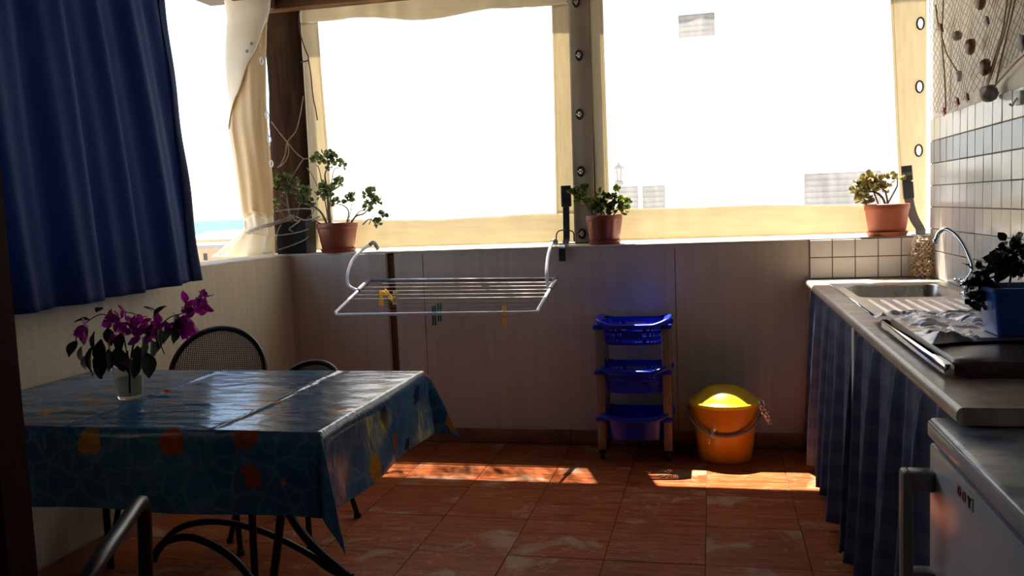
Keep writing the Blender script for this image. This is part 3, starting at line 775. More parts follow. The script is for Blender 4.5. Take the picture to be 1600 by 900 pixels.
for sx in (-1, 1):
    for yy in (4.405, 4.608):
        b = new(); x = tcx + sx * .167
        box(b, (x - .021, yy - .017, .052), (x + .021, yy + .017, .69), .006, 2); link('post', b, 'cream_plastic', tr, smooth=True, sharp=40)
        wq = thing('caster', None, None, (x, yy, 0)); put(wq, tr)
        WORLD[wq.name] = Matrix.Translation((x, yy, 0))
        b = new(); lathe(b, [(0, -.011), (.018, -.011), (.0235, -.006), (.0235, .006), (.018, .011), (0, .011)], seg=18)
        bmesh.ops.rotate(b, verts=b.verts, cent=(0, 0, 0), matrix=Matrix.Rotation(math.pi / 2, 3, 'Y')); bmesh.ops.translate(b, verts=b.verts, vec=(x, yy - .004, .0235)); link('wheel', b, 'black_rubber', wq, smooth=True, sharp=40)
        b = new(); box(b, (x - .018, yy - .012, .03), (x + .018, yy + .012, .053), .004); link('fork', b, 'black_rubber', wq)

# ------------------------------------------------------------------ yellow bucket
bc = Vector((.042, 4.49, 0))
bu = thing('bucket', 'yellow plastic bucket with lid standing by the back wall', 'bucket', bc.to_tuple())
b = new(); lathe(b, [(0, .006), (.118, .006), (.128, 0), (.133, .006), (.150, .15), (.160, .245), (.162, .262), (.170, .264), (.172, .286), (.166, .290), (.158, .286), (.155, .25), (.128, .012), (0, .010)], bc, 64); link('body', b, 'bucket', bu, smooth=True, sharp=50)
b = new()
lathe(b, [(.174, .281), (.177, .287), (.176, .297), (.168, .300), (.160, .302), (.150, .312), (.118, .338), (.092, .354), (.070, .363), (.03, .366), (0, .366)], bc, 64); li = link('lid', b, 'lid', bu, smooth=True, sharp=60)
b = new()
def grip(u, v):
    x = (u - .5) * .23; s = math.sin(math.pi * u); return bc + Vector((x, .018 * math.cos(math.pi * v) * (.6 + .4 * s), .330 + .048 * s ** .7 * math.sin(math.pi * v) ** .5 - .012 * math.exp(-(x / .018) ** 2) * math.sin(math.pi * v)))
grid(b, grip, 32, 10); link('lid_grip', b, 'lid', li, smooth=True)
b = new(); hp = []
for i in range(25):
    a = math.pi * i / 24; x = -.182 * math.cos(a); s = math.sin(a); hp.append(bc + Vector((x, -.13 * s ** .8 - .03 * s, .268 - .118 * s)))
tube(b, hp, .0075, 10); hd = link('handle', b, 'grey_plastic', bu, smooth=True)
for s in (-1, 1):
    b = new(); box(b, bc + Vector((s * .176 - .012, -.02, .245)), bc + Vector((s * .176 + .012, .02, .285)), .006, 2); link('handle_lug', b, 'grey_plastic', bu, smooth=True, sharp=40)
def film(px0, py0, px1, py1, yy, wd):
    A = P(px0, py0, 'y', yy); B = P(px1, py1, 'y', yy); b = new(); rr = random.Random(int(px0))
    def fn(u, v):
        c_ = A.lerp(B, v); ww = wd * math.sin(math.pi * min(.92, .2 + .75 * v)); a = u * 2 * math.pi
        return c_ + Vector((math.cos(a) * ww, math.sin(a) * ww * .5, 0)) + noise.noise_vector(Vector((u * 6, v * 5, px0))) * .012
    grid(b, fn, 18, 12); link('plastic_wrapping', b, 'film', bu)
film(1187, 625, 1203, 664, 4.42, .018); film(1117, 668, 1107, 693, 4.31, .010)

# ------------------------------------------------------------------ table, oilcloth, chairs
TX0, TX1, TY0, TY1, TZ = -2.345, -1.005, 2.065, 2.925, .738
tab = thing('garden_table', 'dark metal garden table hidden under the blue oilcloth', 'table', ((TX0 + TX1) / 2, 2.5, 0))
b = new(); box(b, (TX0 + .012, TY0 + .012, TZ - .03), (TX1 - .012, TY1 - .012, TZ - .003), .006); link('tabletop', b, 'dark_metal', tab)
for pp in (((440, 800, 2.42), (434, 850, 2.42), (424, 930, 2.42)), ((394, 800, 2.75), (396, 850, 2.75), (399, 905, 2.75)), ):
    q = [P(x, y, 'y', yy) for x, y, yy in pp]; d = (q[2] - q[0]); top = q[0] - d * ((q[0].z - TZ + .03) / d.z); bot = q[0] - d * (q[0].z / d.z)
    b = new(); tube(b, [top, q[0], q[1], bot], .0135, 10); link('leg', b, 'dark_metal', tab, smooth=True)
for x in (-2.25,):
    for y in (2.2, 2.8):
        b = new(); tube(b, [(x, y, TZ - .03), (x, y, 0)], .0135, 10); link('leg', b, 'dark_metal', tab, smooth=True)
arc = [P(x, y, 'y', 2.82) for x, y in ((552, 902), (520, 892), (480, 864), (420, 834), (370, 819), (325, 815), (285, 823), (262, 840), (244, 866))]; arc[0].z = .014
b = new(); tube(b, spline(arc, 6), .0125, 10); link('arched_brace', b, 'dark_metal', tab, smooth=True)
arc = [P(x, y, 'y', 2.5) for x, y in ((400, 915), (372, 880), (340, 856), (300, 840), (268, 843), (248, 856), (240, 876))]
b = new(); tube(b, spline(arc, 6), .0125, 10); link('arched_brace', b, 'dark_metal', tab, smooth=True)
leg = [P(448, 796, 'y', 2.82), P(470, 830, 'y', 2.82), P(500, 863, 'y', 2.82), P(545, 899, 'y', 2.82)]; leg[-1].z = .014
b = new(); tube(b, spline(leg, 6), .016, 10); link('curved_leg', b, 'dark_metal', tab, smooth=True)

D = .222
cw, cl = TX1 - TX0, TY1 - TY0
def cloth(u, v):
    s = u * (cw + 2 * D) - D; t_ = v * (cl + 2 * D) - D          # cloth sheet coordinates, 0..cw x 0..cl on the top
    ox = -min(0, s) + max(0, s - cw); oy = -min(0, t_) + max(0, t_ - cl)
    sx = -1 if s < 0 else 1; sy = -1 if t_ < 0 else 1
    x = TX0 + min(max(s, 0), cw); y = TY0 + min(max(t_, 0), cl); z = TZ + .002
    r_ = .010
    if ox == 0 and oy == 0:
        e = min(s, cw - s, t_, cl - t_)
        n_ = noise.noise(Vector((s * 5 - t_ * 3, t_ * 15, 3))) * .0022 + noise.noise(Vector((s * 11 + t_ * 9, t_ * 30, 8))) * .0013 + max(0, noise.noise(Vector((s * 6 + t_ * 8, t_ * 22 - s * 4, 5))) - .25) * .006
        for xr, w_, h in ((cw * .422, .006, .0045), (cw * .768, .006, .0055)):
            n_ += h * math.exp(-((s - xr - .02 * noise.noise(Vector((t_ * 2, xr, 0)))) / w_) ** 2)
        return Vector((x, y, z + n_ * min(1, e / .03) + .001))
    if ox and oy:
        r = math.hypot(ox, oy); th = math.atan2(oy, ox)
        o_ = r * (.15 if sx < 0 else .42) * math.sin(2 * th) ** 2; dn = math.sqrt(max(0, r * r - o_ * o_))
        f = Vector((sx * math.cos(math.pi / 4 + (th - math.pi / 4) * .35), sy * math.sin(math.pi / 4 + (th - math.pi / 4) * .35)))
        k_ = min(1, r / .03)
        g = .12 if sx < 0 else 1
        return Vector((x + sx * r_ * g * math.cos(th) * k_ + f.x * o_ * g, y + sy * r_ * math.sin(th) * k_ + f.y * o_, z - dn))
    o1 = ox or oy; wv = .010 * math.sin((s + t_) * 11) * (o1 / D); kk = min(1, o1 / .02)
    if ox: return Vector((x + sx * (r_ * kk + wv + .012 * o1 / D) * (.12 if sx < 0 else 1), y, z - o1 + .001))
    return Vector((x, y + sy * (r_ * kk + wv + .012 * o1 / D), z - o1 + .001))
def cu(nn, span, dd):
    """denser sampling at the table's edge"""
    return None
b = new(); grid(b, cloth, 200, 150, uvfn=lambda u, v: (u * (cw + 2 * D), v * (cl + 2 * D)))
oc = tag(link('oilcloth', b, 'oilcloth', smooth=True), 'glossy blue oilcloth with sea life print draped over the table', 'tablecloth')

def armchair(label, x, y, face, seat_z=.44, back_h=.86, arm=True, half=.23, depth=.42, group='metal mesh garden chairs'):
    """tubular garden chair; face = direction it looks, as an angle from +Y"""
    root = thing('garden_chair', label, 'chair', (x, y, 0), group); R_ = Matrix.Rotation(face, 4, 'Z'); T_ = Matrix.Translation((x, y, 0)) @ R_
    W = lambda q: T_ @ Vector(q)
    hb = depth / 2
    # seat hoop
    b = new(); loop = [(-half, hb, seat_z), (half, hb, seat_z), (half + .01, 0, seat_z), (half - .02, -hb, seat_z), (-half + .02, -hb, seat_z), (-half - .01, 0, seat_z)]
    tube(b, [W(p) for p in loop], .010, 8, closed=True); sf = link('seat_frame', b, 'dark_metal', root, smooth=True)
    def lattice(fn, inside, nm, parent, n_=46):
        b = new(); grid(b, lambda u, v: W(fn(u, v)), n_ * 2, n_ * 2, keep=lambda u, v: inside(u, v) and not (int(u * n_ * 2) % 2 and int(v * n_ * 2) % 2)); o = link(nm, b, 'mesh_metal', parent); return o
    lattice(lambda u, v: (-half + 2 * half * u, -hb + depth * v, seat_z - .012 * math.sin(math.pi * u) * math.sin(math.pi * v)), lambda u, v: True, 'seat_mesh', sf, 30)
    # back hoop: half ellipse
    top = back_h; zb = seat_z + .02; hw = half + .005; bp = []
    for i in range(25):
        a = math.pi * i / 24; bp.append((-hw * math.cos(a) * (1 if i in (0, 24) else 1), -hb - .03 - .07 * math.sin(a), zb + .17 + (top - zb - .17) * math.sin(a)))
    bp = [(-hw + .01, -hb, zb)] + bp + [(hw - .01, -hb, zb)]
    b = new(); tube(b, [W(p) for p in bp], .0125, 8); bf = link('back_frame', b, 'dark_metal', root, smooth=True)
    def bm_(u, v):
        X = (u - .5) * 2 * hw; zz = zb + (top - zb) * v; k_ = max(0, (zz - zb - .17) / (top - zb - .17)); return (X, -hb - .03 - .07 * min(1, k_) - .03 * (1 - (2 * u - 1) ** 2), zz)
    def ins(u, v):
        zz = zb + (top - zb) * v; k_ = (zz - zb - .17) / (top - zb - .17); X = (2 * u - 1)
        return X * X + max(0, k_) ** 2 < .985
    lattice(bm_, ins, 'back_mesh', bf, 46)
    for s in (-1, 1):
        if arm:
            pa = [(s * (half + .01), -hb - .03, zb + .14), (s * (half + .05), -hb + .08, seat_z + .215), (s * (half + .055), 0, seat_z + .225), (s * (half + .05), hb - .06, seat_z + .22), (s * (half + .04), hb + .0, seat_z + .16), (s * (half + .03), hb + .01, seat_z)]
            b = new(); tube(b, spline([W(p) for p in pa], 6), .0165, 8); link('armrest', b, 'dark_metal', root, smooth=True)
        for e in (1, -1):
            b = new(); tube(b, [W((s * (half - .0), e * (hb - .005), seat_z)), W((s * (half + .03), e * (hb + .01), seat_z * .5)), W((s * (half + .06), e * (hb + .05), .012))], .0115, 8)
            lg = link('leg', b, 'dark_metal', root, smooth=True)
            b = new(); q = W((s * (half + .06), e * (hb + .05), 0)); lathe(b, [(0, 0), (.016, 0), (.015, .02), (0, .022)], q, 12); link('foot_cap', b, 'black_rubber', lg)
    return root
armchair('mesh garden chair with rounded back behind the table, beside the vase', -2.10, 3.19, math.pi + .06, back_h=.825, half=.215, depth=.34)
armchair('low backed garden chair behind the table, its rail just showing', -1.72, 3.27, math.pi - .10, seat_z=.40, back_h=.665, arm=False, half=.125, depth=.28)
armchair('mesh garden armchair at the near side of the table, in shadow', -1.45, 1.42, .395, seat_z=.45, back_h=.83, half=.22, depth=.5)

# vase with bougainvillea
vc = P(204, 622, 'z', TZ + .006); vc.z = TZ + .0062
va = thing('glass_vase', 'clear glass tumbler of water on the oilcloth holding bougainvillea', 'vase', vc.to_tuple())
b = new(); lathe(b, [(0, 0), (.034, 0), (.038, .004), (.046, .10), (.0475, .104), (.0445, .104), (.0355, .012), (0, .011)], vc, 32); link('glass', b, 'glass', va, smooth=True, sharp=60)
b = new(); lathe(b, [(0, .013), (.0345, .013), (.0405, .07), (0, .07)], vc, 28); link('water', b, 'water', va, smooth=True, sharp=50)
bq = thing('bougainvillea_sprig', 'magenta bougainvillea sprigs with drooping leaves in the glass vase', 'flowers', vc.to_tuple())
yv = vc.y
def V(x, y, dy=0.): return P(x, y, 'y', yv + dy)
st = [[(200, 612), (203, 575), (190, 520), (165, 492), (140, 500), (122, 520), (118, 535)], [(206, 612), (207, 570), (215, 520), (225, 500)], [(204, 612), (204, 570), (190, 510), (180, 498)],
      [(208, 612), (212, 570), (236, 530), (262, 498), (290, 488), (312, 472)], [(203, 612), (206, 560), (214, 500), (208, 490), (196, 488)], [(207, 610), (214, 560), (246, 510), (252, 540), (257, 553)]]
b = new()
for s in st:
    q = [V(x, y, (i % 3 - 1) * .012 if i > 1 else (i * .002)) for i, (x, y) in enumerate(s)]; q[0] = Vector((vc.x + (q[0].x - vc.x) * .2, vc.y, vc.z + .02)); q[1] = Vector((vc.x + (q[1].x - vc.x) * .4, vc.y, vc.z + .105))
    tube(b, spline(q, 6), .0018, 5)
link('stems', b, 'dark_leaf', bq)
b = new(); soft_leaf(b, .06, .036, .18, .25, .06, 3); leaf0 = link('leaf', b, 'dark_leaf', bq, smooth=True)
b = new(); soft_leaf(b, .022, .02, .12, -.25, .08, 5)
m0 = b.verts[:]
for k_ in (1, 2):
    q = new(); soft_leaf(q, .022, .02, .12, -.25, .08, 5 + k_); bmesh.ops.rotate(q, verts=q.verts, cent=(0, 0, 0), matrix=Matrix.Rotation(k_ * 2.1, 3, 'Z')); me = bpy.data.meshes.new('bract_copy'); q.to_mesh(me); q.free(); b.from_mesh(me)
for v in b.verts: v.co.z += .010 * (v.co.xy.length / .022) ** 1.5
tube(b, [(0, 0, 0), (0, 0, .014)], .0012, 5)
bloom0 = link('blossom', b, 'bract', bq, smooth=True)
leaves = [(120, 532, -.9, -1, .75, -.01), (136, 508, -.4, -1, .8, .01), (148, 518, -.1, -1, 1.0, -.03), (158, 530, .1, -1, 1.15, -.035), (145, 540, -.2, -1, 1.1, -.04), (168, 545, .2, -1, .9, -.02), (140, 500, -.7, .1, .55, 0), (128, 540, -.2, -1, .7, 0), (160, 555, -.1, -1, .9, -.03),
          (200, 548, -.05, -1, 1.0, -.035), (208, 560, .2, -1, .8, -.04), (222, 525, .2, -1, .9, -.01), (228, 550, .3, -1, 1.0, -.02), (236, 530, .15, -1, .8, 0), (244, 520, .1, -1, .85, -.01), (250, 498, -.3, .6, .7, 0), (257, 500, .1, -.9, .9, -.01), (270, 488, .4, -.8, .9, -.015), (262, 478, -.7, -.3, .7, 0),
          (248, 512, .3, -1, .75, .01), (184, 540, .1, -1, 1.0, -.03), (190, 520, -.2, -1, .8, -.02), (175, 520, -.3, -1, .8, -.015), (272, 505, .1, -1, .8, -.01), (240, 505, -.5, -.7, .6, 0), (150, 488, .6, .4, .5, 0), (132, 555, -.2, -1, .6, -.01), (215, 540, 0, -1, .8, .02), (168, 512, .3, -1, .7, .01), (152, 550, 0, -1, 1.0, -.05)]
for i, (x, y, dx, dz, s, dy) in enumerate(leaves):
    o = leaf0 if i == 0 else copy(leaf0, bq)
    place(o, V(x, y, dy), (dx, RND.uniform(-.35, .05), dz), RND.uniform(-.7, .7), s * 1.4)
blooms = [(176, 502), (168, 497), (186, 496), (196, 486), (196, 500), (206, 508), (214, 518), (222, 504), (228, 512), (236, 506), (242, 516), (204, 522), (188, 512), (218, 528), (234, 522), (180, 512), (136, 514), (132, 520), (212, 568), (206, 572), (278, 512), (286, 504), (292, 496), (296, 486), (302, 492), (300, 504), (306, 484), (314, 468), (318, 464), (310, 478), (288, 518), (280, 498), (294, 512), (284, 524), (274, 506), (316, 482), (290, 474), (226, 520), (210, 498), (176, 522), (246, 508), (298, 478)]
for i, (x, y) in enumerate(blooms):
    o = bloom0 if i == 0 else copy(bloom0, bq)
    place(o, V(x, y, RND.uniform(-.035, .015)), (RND.uniform(-1, 1), RND.uniform(.1, .9), RND.uniform(-.6, .9)), RND.uniform(0, 6), RND.uniform(1.15, 1.65))

# ------------------------------------------------------------------ pots on the ledge
def pot(name, label, cx, cy, rt, rb, h, mat, stems, clusters, leafmat_, saucer=True, fl=None, soil='soil', L=.034, per=22, z0=ZL, seed=1):
    root = thing(name, label, 'potted plant', (cx, cy, z0)); rr = random.Random(seed); zz = z0 + (.004 if saucer else 0)
    b = new(); lathe(b, [(0, 0), (rb * .96, 0), (rb, .004), (rb + (rt - rb) * .8, h * .80), (rt * .985, h * .82), (rt, h * .84), (rt, h - .003), (rt - .004, h), (rt - .010, h - .004), (rt - .012, h * .84), (0, h * .84)], (cx, cy, zz), 48, fl)
    link('pot', b, mat, root, smooth=True, sharp=35)
    if saucer:
        b = new(); lathe(b, [(0, 0), (rb * 1.05, 0), (rb * 1.16, .022), (rb * 1.12, .022), (rb * 1.03, .004), (0, .0035)], (cx, cy, z0), 48); link('saucer', b, mat, root, smooth=True, sharp=35)
    b = new(); lathe(b, [(rt - .012, h * .86), (rt * .6, h * .885), (0, h * .9)], (cx, cy, zz), 24)
    for v in b.verts: v.co.z += rr.uniform(-.003, .004)
    link('soil', b, soil, root)
    b = new()
    for s in stems:
        q = [P(x, y, 'y', cy + dy) for x, y, dy in s[0]]; q[0].z = min(q[0].z, zz + h * .9); pp = spline(q, 5); n_ = len(pp)
        tube(b, pp, [s[1] + (s[2] - s[1]) * i / (n_ - 1) for i in range(n_)], 7)
    link('stems', b, 'stem', root, smooth=True)
    b = new()
    for x, y, rad, *rest in clusters:
        n_ = int(per * max(.5, rad / 9)); c_ = P(x, y, 'y', cy + (rest[0] if rest else rr.uniform(-.02, .02))); R0 = rad / F * 4.9
        for i in range(n_):
            d = Vector((rr.gauss(0, 1), rr.gauss(0, 1), rr.gauss(.25, .8))).normalized()
            st_ = c_ + d * R0 * rr.uniform(.1, .55); l_ = L * rr.uniform(.7, 1.15)
            fat_leaf(b, st_, (d + Vector((0, 0, .35))).normalized(), l_, l_ * .80, l_ * .14, rr.uniform(0, 6))
    tag(link('leaves', b, leafmat_, root), kind='stuff')
    return root
pot('jade_plant', 'branching jade plant in a brown plastic pot near the wooden post', -2.120, 4.755, .119, .090, .168, 'brown_pot',
    [([(516, 350, 0), (513, 320, 0), (511, 295, .01), (508, 272, 0), (516, 255, -.01)], .010, .003), ([(511, 292, .01), (500, 270, 0), (494, 258, 0)], .004, .0025), ([(509, 284, 0), (520, 272, -.01), (530, 262, 0)], .004, .0025),
     ([(541, 350, 0), (545, 332, 0), (538, 322, 0), (525, 318, 0)], .0055, .003), ([(543, 330, 0), (550, 316, 0), (546, 308, 0)], .003, .002), ([(546, 350, -.02), (556, 338, -.03), (568, 334, -.04), (577, 325, -.05)], .007, .003),
     ([(566, 335, -.04), (578, 342, -.05), (588, 352, -.05)], .004, .002), ([(576, 340, -.05), (583, 338, -.05), (595, 337, -.05)], .003, .002), ([(512, 347, 0), (500, 330, -.02), (480, 318, -.03), (465, 316, -.03)], .007, .004), ([(505, 335, -.02), (485, 342, -.03), (470, 348, -.03)], .005, .003), ([(545, 345, -.03), (560, 332, -.05), (572, 328, -.05)], .004, .003)],
    [(494, 251, 10), (508, 245, 10), (518, 258, 9), (516, 240, 6), (535, 258, 7), (504, 294, 9), (516, 298, 9), (528, 288, 8), (530, 284, 6), (512, 306, 9), (500, 305, 6), (546, 313, 6), (548, 306, 5), (525, 316, 5), (576, 306, 9), (584, 312, 9), (574, 322, 8), (590, 316, 6), (580, 300, 6), (597, 337, 5), (590, 350, 4), (523, 246, 6)], 'jade', per=24, seed=3)
def flu(kk, z): return 1 + .035 * math.cos(kk * 2 * math.pi / 48 * 14) * (1 if .03 < z < .125 else 0)
pot('jade_plant', 'small bright green jade plant in a fluted brown pot mid ledge', -.572, 4.775, .098, .078, .155, 'brown_pot',
    [([(930, 336, 0), (918, 322, 0), (910, 312, 0), (900, 305, 0)], .005, .003), ([(940, 338, 0), (938, 320, 0), (938, 308, 0)], .004, .003), ([(948, 338, 0), (955, 320, 0), (962, 305, 0)], .004, .002), ([(955, 338, 0), (968, 325, 0), (976, 318, 0)], .004, .002)],
    [(897, 302, 8), (906, 300, 8), (914, 296, 7), (912, 310, 7), (905, 312, 6), (922, 316, 6), (938, 304, 6), (936, 316, 8), (950, 312, 8), (946, 322, 8), (958, 310, 8), (963, 299, 5), (966, 318, 7), (973, 314, 6), (980, 318, 5), (930, 328, 8), (942, 330, 9), (956, 330, 9), (968, 330, 7), (928, 322, 6), (976, 328, 5)], 'jade_lime', fl=flu, L=.033, per=20, seed=8)
pot('jade_plant', 'sun bleached jade plant in a terracotta pot above the sink', .862, 4.77, .108, .086, .158, 'terracotta',
    [([(1385, 322, 0), (1378, 308, 0), (1366, 300, 0), (1352, 300, 0)], .007, .004), ([(1388, 322, 0), (1384, 302, 0), (1376, 292, 0)], .006, .003), ([(1384, 312, 0), (1396, 302, 0), (1402, 290, 0), (1402, 280, 0)], .005, .003), ([(1374, 305, 0), (1362, 292, 0), (1358, 288, 0)], .004, .003)],
    [(1340, 290, 7), (1346, 298, 7), (1350, 284, 8), (1358, 280, 7), (1366, 286, 7), (1376, 286, 8), (1382, 280, 6), (1384, 290, 6), (1352, 296, 7), (1344, 306, 6), (1362, 296, 6), (1352, 310, 7), (1346, 314, 5), (1402, 278, 5), (1378, 296, 5), (1338, 298, 5), (1356, 318, 5)], 'jade_red', soil='pebbles', L=.034, per=22, seed=11)
# square black planter with a straggly plant
pl = thing('square_planter', 'square black planter with a straggly plant in the corner', 'potted plant', (-2.39, 4.76, ZL))
x0, x1, y0, y1, h = -2.485, -2.292, 4.70, 4.84, .185
b = new(); vs = []
for z, e in ((0, .006), (h, 0), (h, .008), (h * .85, .010)):
    vs.append([b.verts.new((x0 + e, y0 + e, ZL + z)), b.verts.new((x1 - e, y0 + e, ZL + z)), b.verts.new((x1 - e, y1 - e, ZL + z)), b.verts.new((x0 + e, y1 - e, ZL + z))])
for A, B in zip(vs, vs[1:]):
    for i in range(4): b.faces.new((A[i], A[(i + 1) % 4], B[(i + 1) % 4], B[i]))
b.faces.new(vs[0][::-1]); link('pot', b, 'black_pot', pl)
b = new(); box(b, (x0 + .01, y0 + .01, ZL + h * .8), (x1 - .01, y1 - .01, ZL + h * .88)); link('soil', b, 'soil', pl)
b = new(); rr = random.Random(5)
for s in ([(455, 352), (450, 330), (446, 300), (440, 280)], [(450, 350), (440, 332), (428, 320), (422, 312)], [(462, 350), (466, 330), (470, 312), (476, 300)], [(446, 300), (456, 292), (462, 286)], [(448, 322), (438, 312), (430, 306)], [(470, 350), (490, 330), (480, 316)]):
    tube(b, spline([P(x, y, 'y', 4.75) for x, y in s], 5), .0032, 6)
link('stems', b, 'stem', pl)
b = new()
for x, y, rad in ((425, 278, 7), (434, 282, 8), (444, 278, 8), (452, 284, 8), (440, 290, 8), (430, 290, 6), (460, 288, 7), (468, 300, 7), (474, 310, 6), (476, 298, 6), (426, 312, 6), (430, 320, 5), (446, 300, 5), (484, 316, 5)):
    c_ = P(x, y, 'y', 4.74)
    for i in range(17):
        d = Vector((rr.gauss(0, 1), rr.gauss(0, 1), rr.gauss(.2, .8))).normalized(); fat_leaf(b, c_ + d * rad / F * 4.9 * .5, d, .032 * rr.uniform(.7, 1.2), .024, .004, rr.uniform(0, 6))
tag(link('leaves', b, 'jade', pl), kind='stuff')
# dry vine on the post and rope tangle
def strands(name, label, cat, lines, r, mat, smooth=True):
    b = new()
    for yy, s in lines: tube(b, spline([P(x, y, 'y', yy) for x, y in s], 6), r, 6)
    return tag(link(name, b, mat, smooth=smooth), label, cat)
strands('dry_vine', 'dry leafless vine twigs criss-crossing the wooden corner post', 'vine',
        [(4.80, [(424, 190), (436, 206), (449, 222), (462, 238), (474, 248)]), (4.80, [(474, 150), (469, 180), (462, 205), (449, 222), (446, 240), (440, 255), (434, 262)]), (4.79, [(449, 222), (451, 238), (446, 252), (438, 260)]),
         (4.79, [(474, 248), (486, 248), (490, 255)]), (4.79, [(474, 248), (464, 264), (456, 276), (450, 288)]), (4.78, [(444, 288), (448, 306), (452, 330), (455, 345)]), (4.79, [(480, 262), (490, 278), (496, 292)])], .0032, 'twig')
strands('rope', 'grey rope tangled over the black square planter', 'rope',
        [(4.685, [(430, 330), (455, 327), (478, 326), (497, 328)]), (4.68, [(433, 345), (446, 342), (455, 336), (462, 345), (470, 344), (458, 353), (452, 358), (458, 362)]), (4.68, [(430, 368), (450, 366), (470, 362), (482, 358)]), (4.68, [(436, 390), (455, 384), (474, 376), (482, 370)]), (4.685, [(462, 338), (476, 344), (490, 342), (500, 338)]), (4.69, [(440, 350), (434, 362), (432, 376)])], .0036, 'rope')
strands('hanging_cord', 'thin brown cord hanging beside the wooden post', 'cord',
        [(4.865, [(469, 8), (467, 30), (470, 55), (476, 75), (482, 93), (470, 97)]), (4.865, [(482, 93), (486, 120), (489, 150), (493, 170), (496, 188)])], .004, 'cord')

# straps
def ribbon(bm, pts, wd, th, side=Vector((1, 0, 0))):
    pts = [Vector(p) for p in pts]; rows_ = []
    for i, p in enumerate(pts):
        d = (pts[min(i + 1, len(pts) - 1)] - pts[max(i - 1, 0)]).normalized(); sd = (side - d * side.dot(d)).normalized(); n_ = sd.cross(d)
        rows_.append([bm.verts.new(p + sd * a + n_ * c_) for a, c_ in ((-wd / 2, -th / 2), (wd / 2, -th / 2), (wd / 2, th / 2), (-wd / 2, th / 2))])
    for A, B in zip(rows_, rows_[1:]):
        for k_ in range(4): bm.faces.new((A[k_], A[(k_ + 1) % 4], B[(k_ + 1) % 4], B[k_]))
    bm.faces.new(rows_[0][::-1]); bm.faces.new(rows_[-1])
sp = thing('buckle_strap', 'black buckle strap hanging over the ledge, middle of the windows', 'strap', (-.76, 4.8, ZL), 'straps on the windows')
A = P(884, 292, 'y', 4.845); B = P(885, 350, 'y', 4.83)
b = new(); ribbon(b, spline([A, B, Vector((B.x, 4.815, ZL + .035)), Vector((B.x, 4.76, ZL + .006)), Vector((B.x, 4.685, ZL + .006)), Vector((B.x, 4.658, ZL - .02)), Vector((B.x, 4.657, P(886, 408, 'y', 4.657).z))], 5), .036, .003); link('webbing', b, 'strap', sp)
b = new(); q0 = P(884, 290, 'y', 4.838); q1 = P(885, 323, 'y', 4.838)
box(b, (q0.x - .028, 4.826, q1.z), (q0.x + .028, 4.846, q0.z), .004); bk = link('buckle', b, 'strap', sp)
b = new(); box(b, (q0.x - .025, 4.820, q0.z - .03), (q0.x + .025, 4.828, q0.z - .018), .002); box(b, (q0.x - .025, 4.820, q1.z + .015), (q0.x + .025, 4.828, q1.z + .028), .002); link('buckle_bar', b, 'strap', bk)
b = new(); q = [P(x, y, 'y', 4.80) for x, y in ((869, 377), (870, 365), (876, 360), (890, 360), (896, 364), (897, 377))]
for v in q: v.z = max(v.z, ZL + .008)
tube(b, spline(q, 4), .0035, 6); tube(b, [Vector((q[0].x - .02, 4.80, ZL + .008)), Vector((q[-1].x + .018, 4.80, ZL + .008))], .004, 6); link('wire_loop', b, 'strap', sp)
sp = thing('buckle_strap', 'grey buckle strap beside the terracotta pot above the sink', 'strap', (1.0, 4.8, ZL), 'straps on the windows')
pp = [P(1415, 262, 'y', 4.845), P(1420, 310, 'y', 4.84), P(1427, 338, 'y', 4.83), P(1438, 358, 'y', 4.80)]; pp.append(Vector((1.012, 4.73, ZL + .008))); pp.append(Vector((1.03, 4.69, ZL + .006)))
b = new(); ribbon(b, spline(pp, 6), .044, .003); link('webbing', b, 'strap_grey', sp)
q0 = P(1416, 259, 'y', 4.835); q1 = P(1420, 310, 'y', 4.835); dd = (q1 - q0)
b = new(); ribbon(b, [q0, q0 + dd * .45], .05, .016); bk = link('buckle', b, 'strap', sp); b = new(); ribbon(b, [q0 + dd * .5, q1], .05, .014); link('buckle_tongue', b, 'strap', bk)
b = new(); ribbon(b, [q0 + dd * .2 + Vector((0, -.01, 0)), q0 + dd * .3 + Vector((0, -.01, 0))], .046, .006); link('buckle_bar', b, 'strap_grey', bk)

# ------------------------------------------------------------------ worktop, sink, tap
ZT = .883; CX0 = .452; CY0 = 1.815
SX0, SX1, SY0, SY1 = .535, 1.035, 3.20, 4.36
BX0, BX1, BY0, BY1 = .575, .985, 3.735, 4.27
ct = thing('kitchen_worktop', 'long beige worktop on a white support along the tiled wall', 'worktop', (.75, 3.2, 0))
b = new()
for a, c_ in (((CX0 + .012, CY0, ZT - .035), (XR - .008, SY0 + .02, ZT)), ((CX0 + .012, SY1 - .02, ZT - .035), (XR - .008, YB - .008, ZT)), ((CX0 + .012, SY0 + .02, ZT - .035), (SX0 + .02, SY1 - .02, ZT)), ((SX1 - .02, SY0 + .02, ZT - .035), (XR - .008, SY1 - .02, ZT))): box(b, a, c_)
link('slab', b, 'worktop', ct)
b = new()
def nose(u, v):
    a = math.pi * (u - .5); return Vector((CX0 + .0125 - .012 * math.cos(a), CY0 + (YB - .008 - CY0) * v, ZT - .0175 + .0175 * math.sin(a)))
grid(b, nose, 10, 1)
for yy in (CY0, YB - .008): b.faces.new([b.verts.new((CX0 + .0125 - .012 * math.cos(math.pi * (k_ / 10 - .5)), yy, ZT - .0175 + .0175 * math.sin(math.pi * (k_ / 10 - .5)))) for k_ in range(11)])
o = link('rounded_edge', b, 'worktop_edge', ct, smooth=True, sharp=40)
b = new(); box(b, (CX0 + .03, 1.92, .0), (XR - .02, 1.945, ZT - .036)); link('end_panel', b, 'white_masonry', ct)
b = new(); box(b, (.462, 3.145, 0), (XR - .02, 3.195, ZT - .036), .004); link('support', b, 'white_masonry', ct)
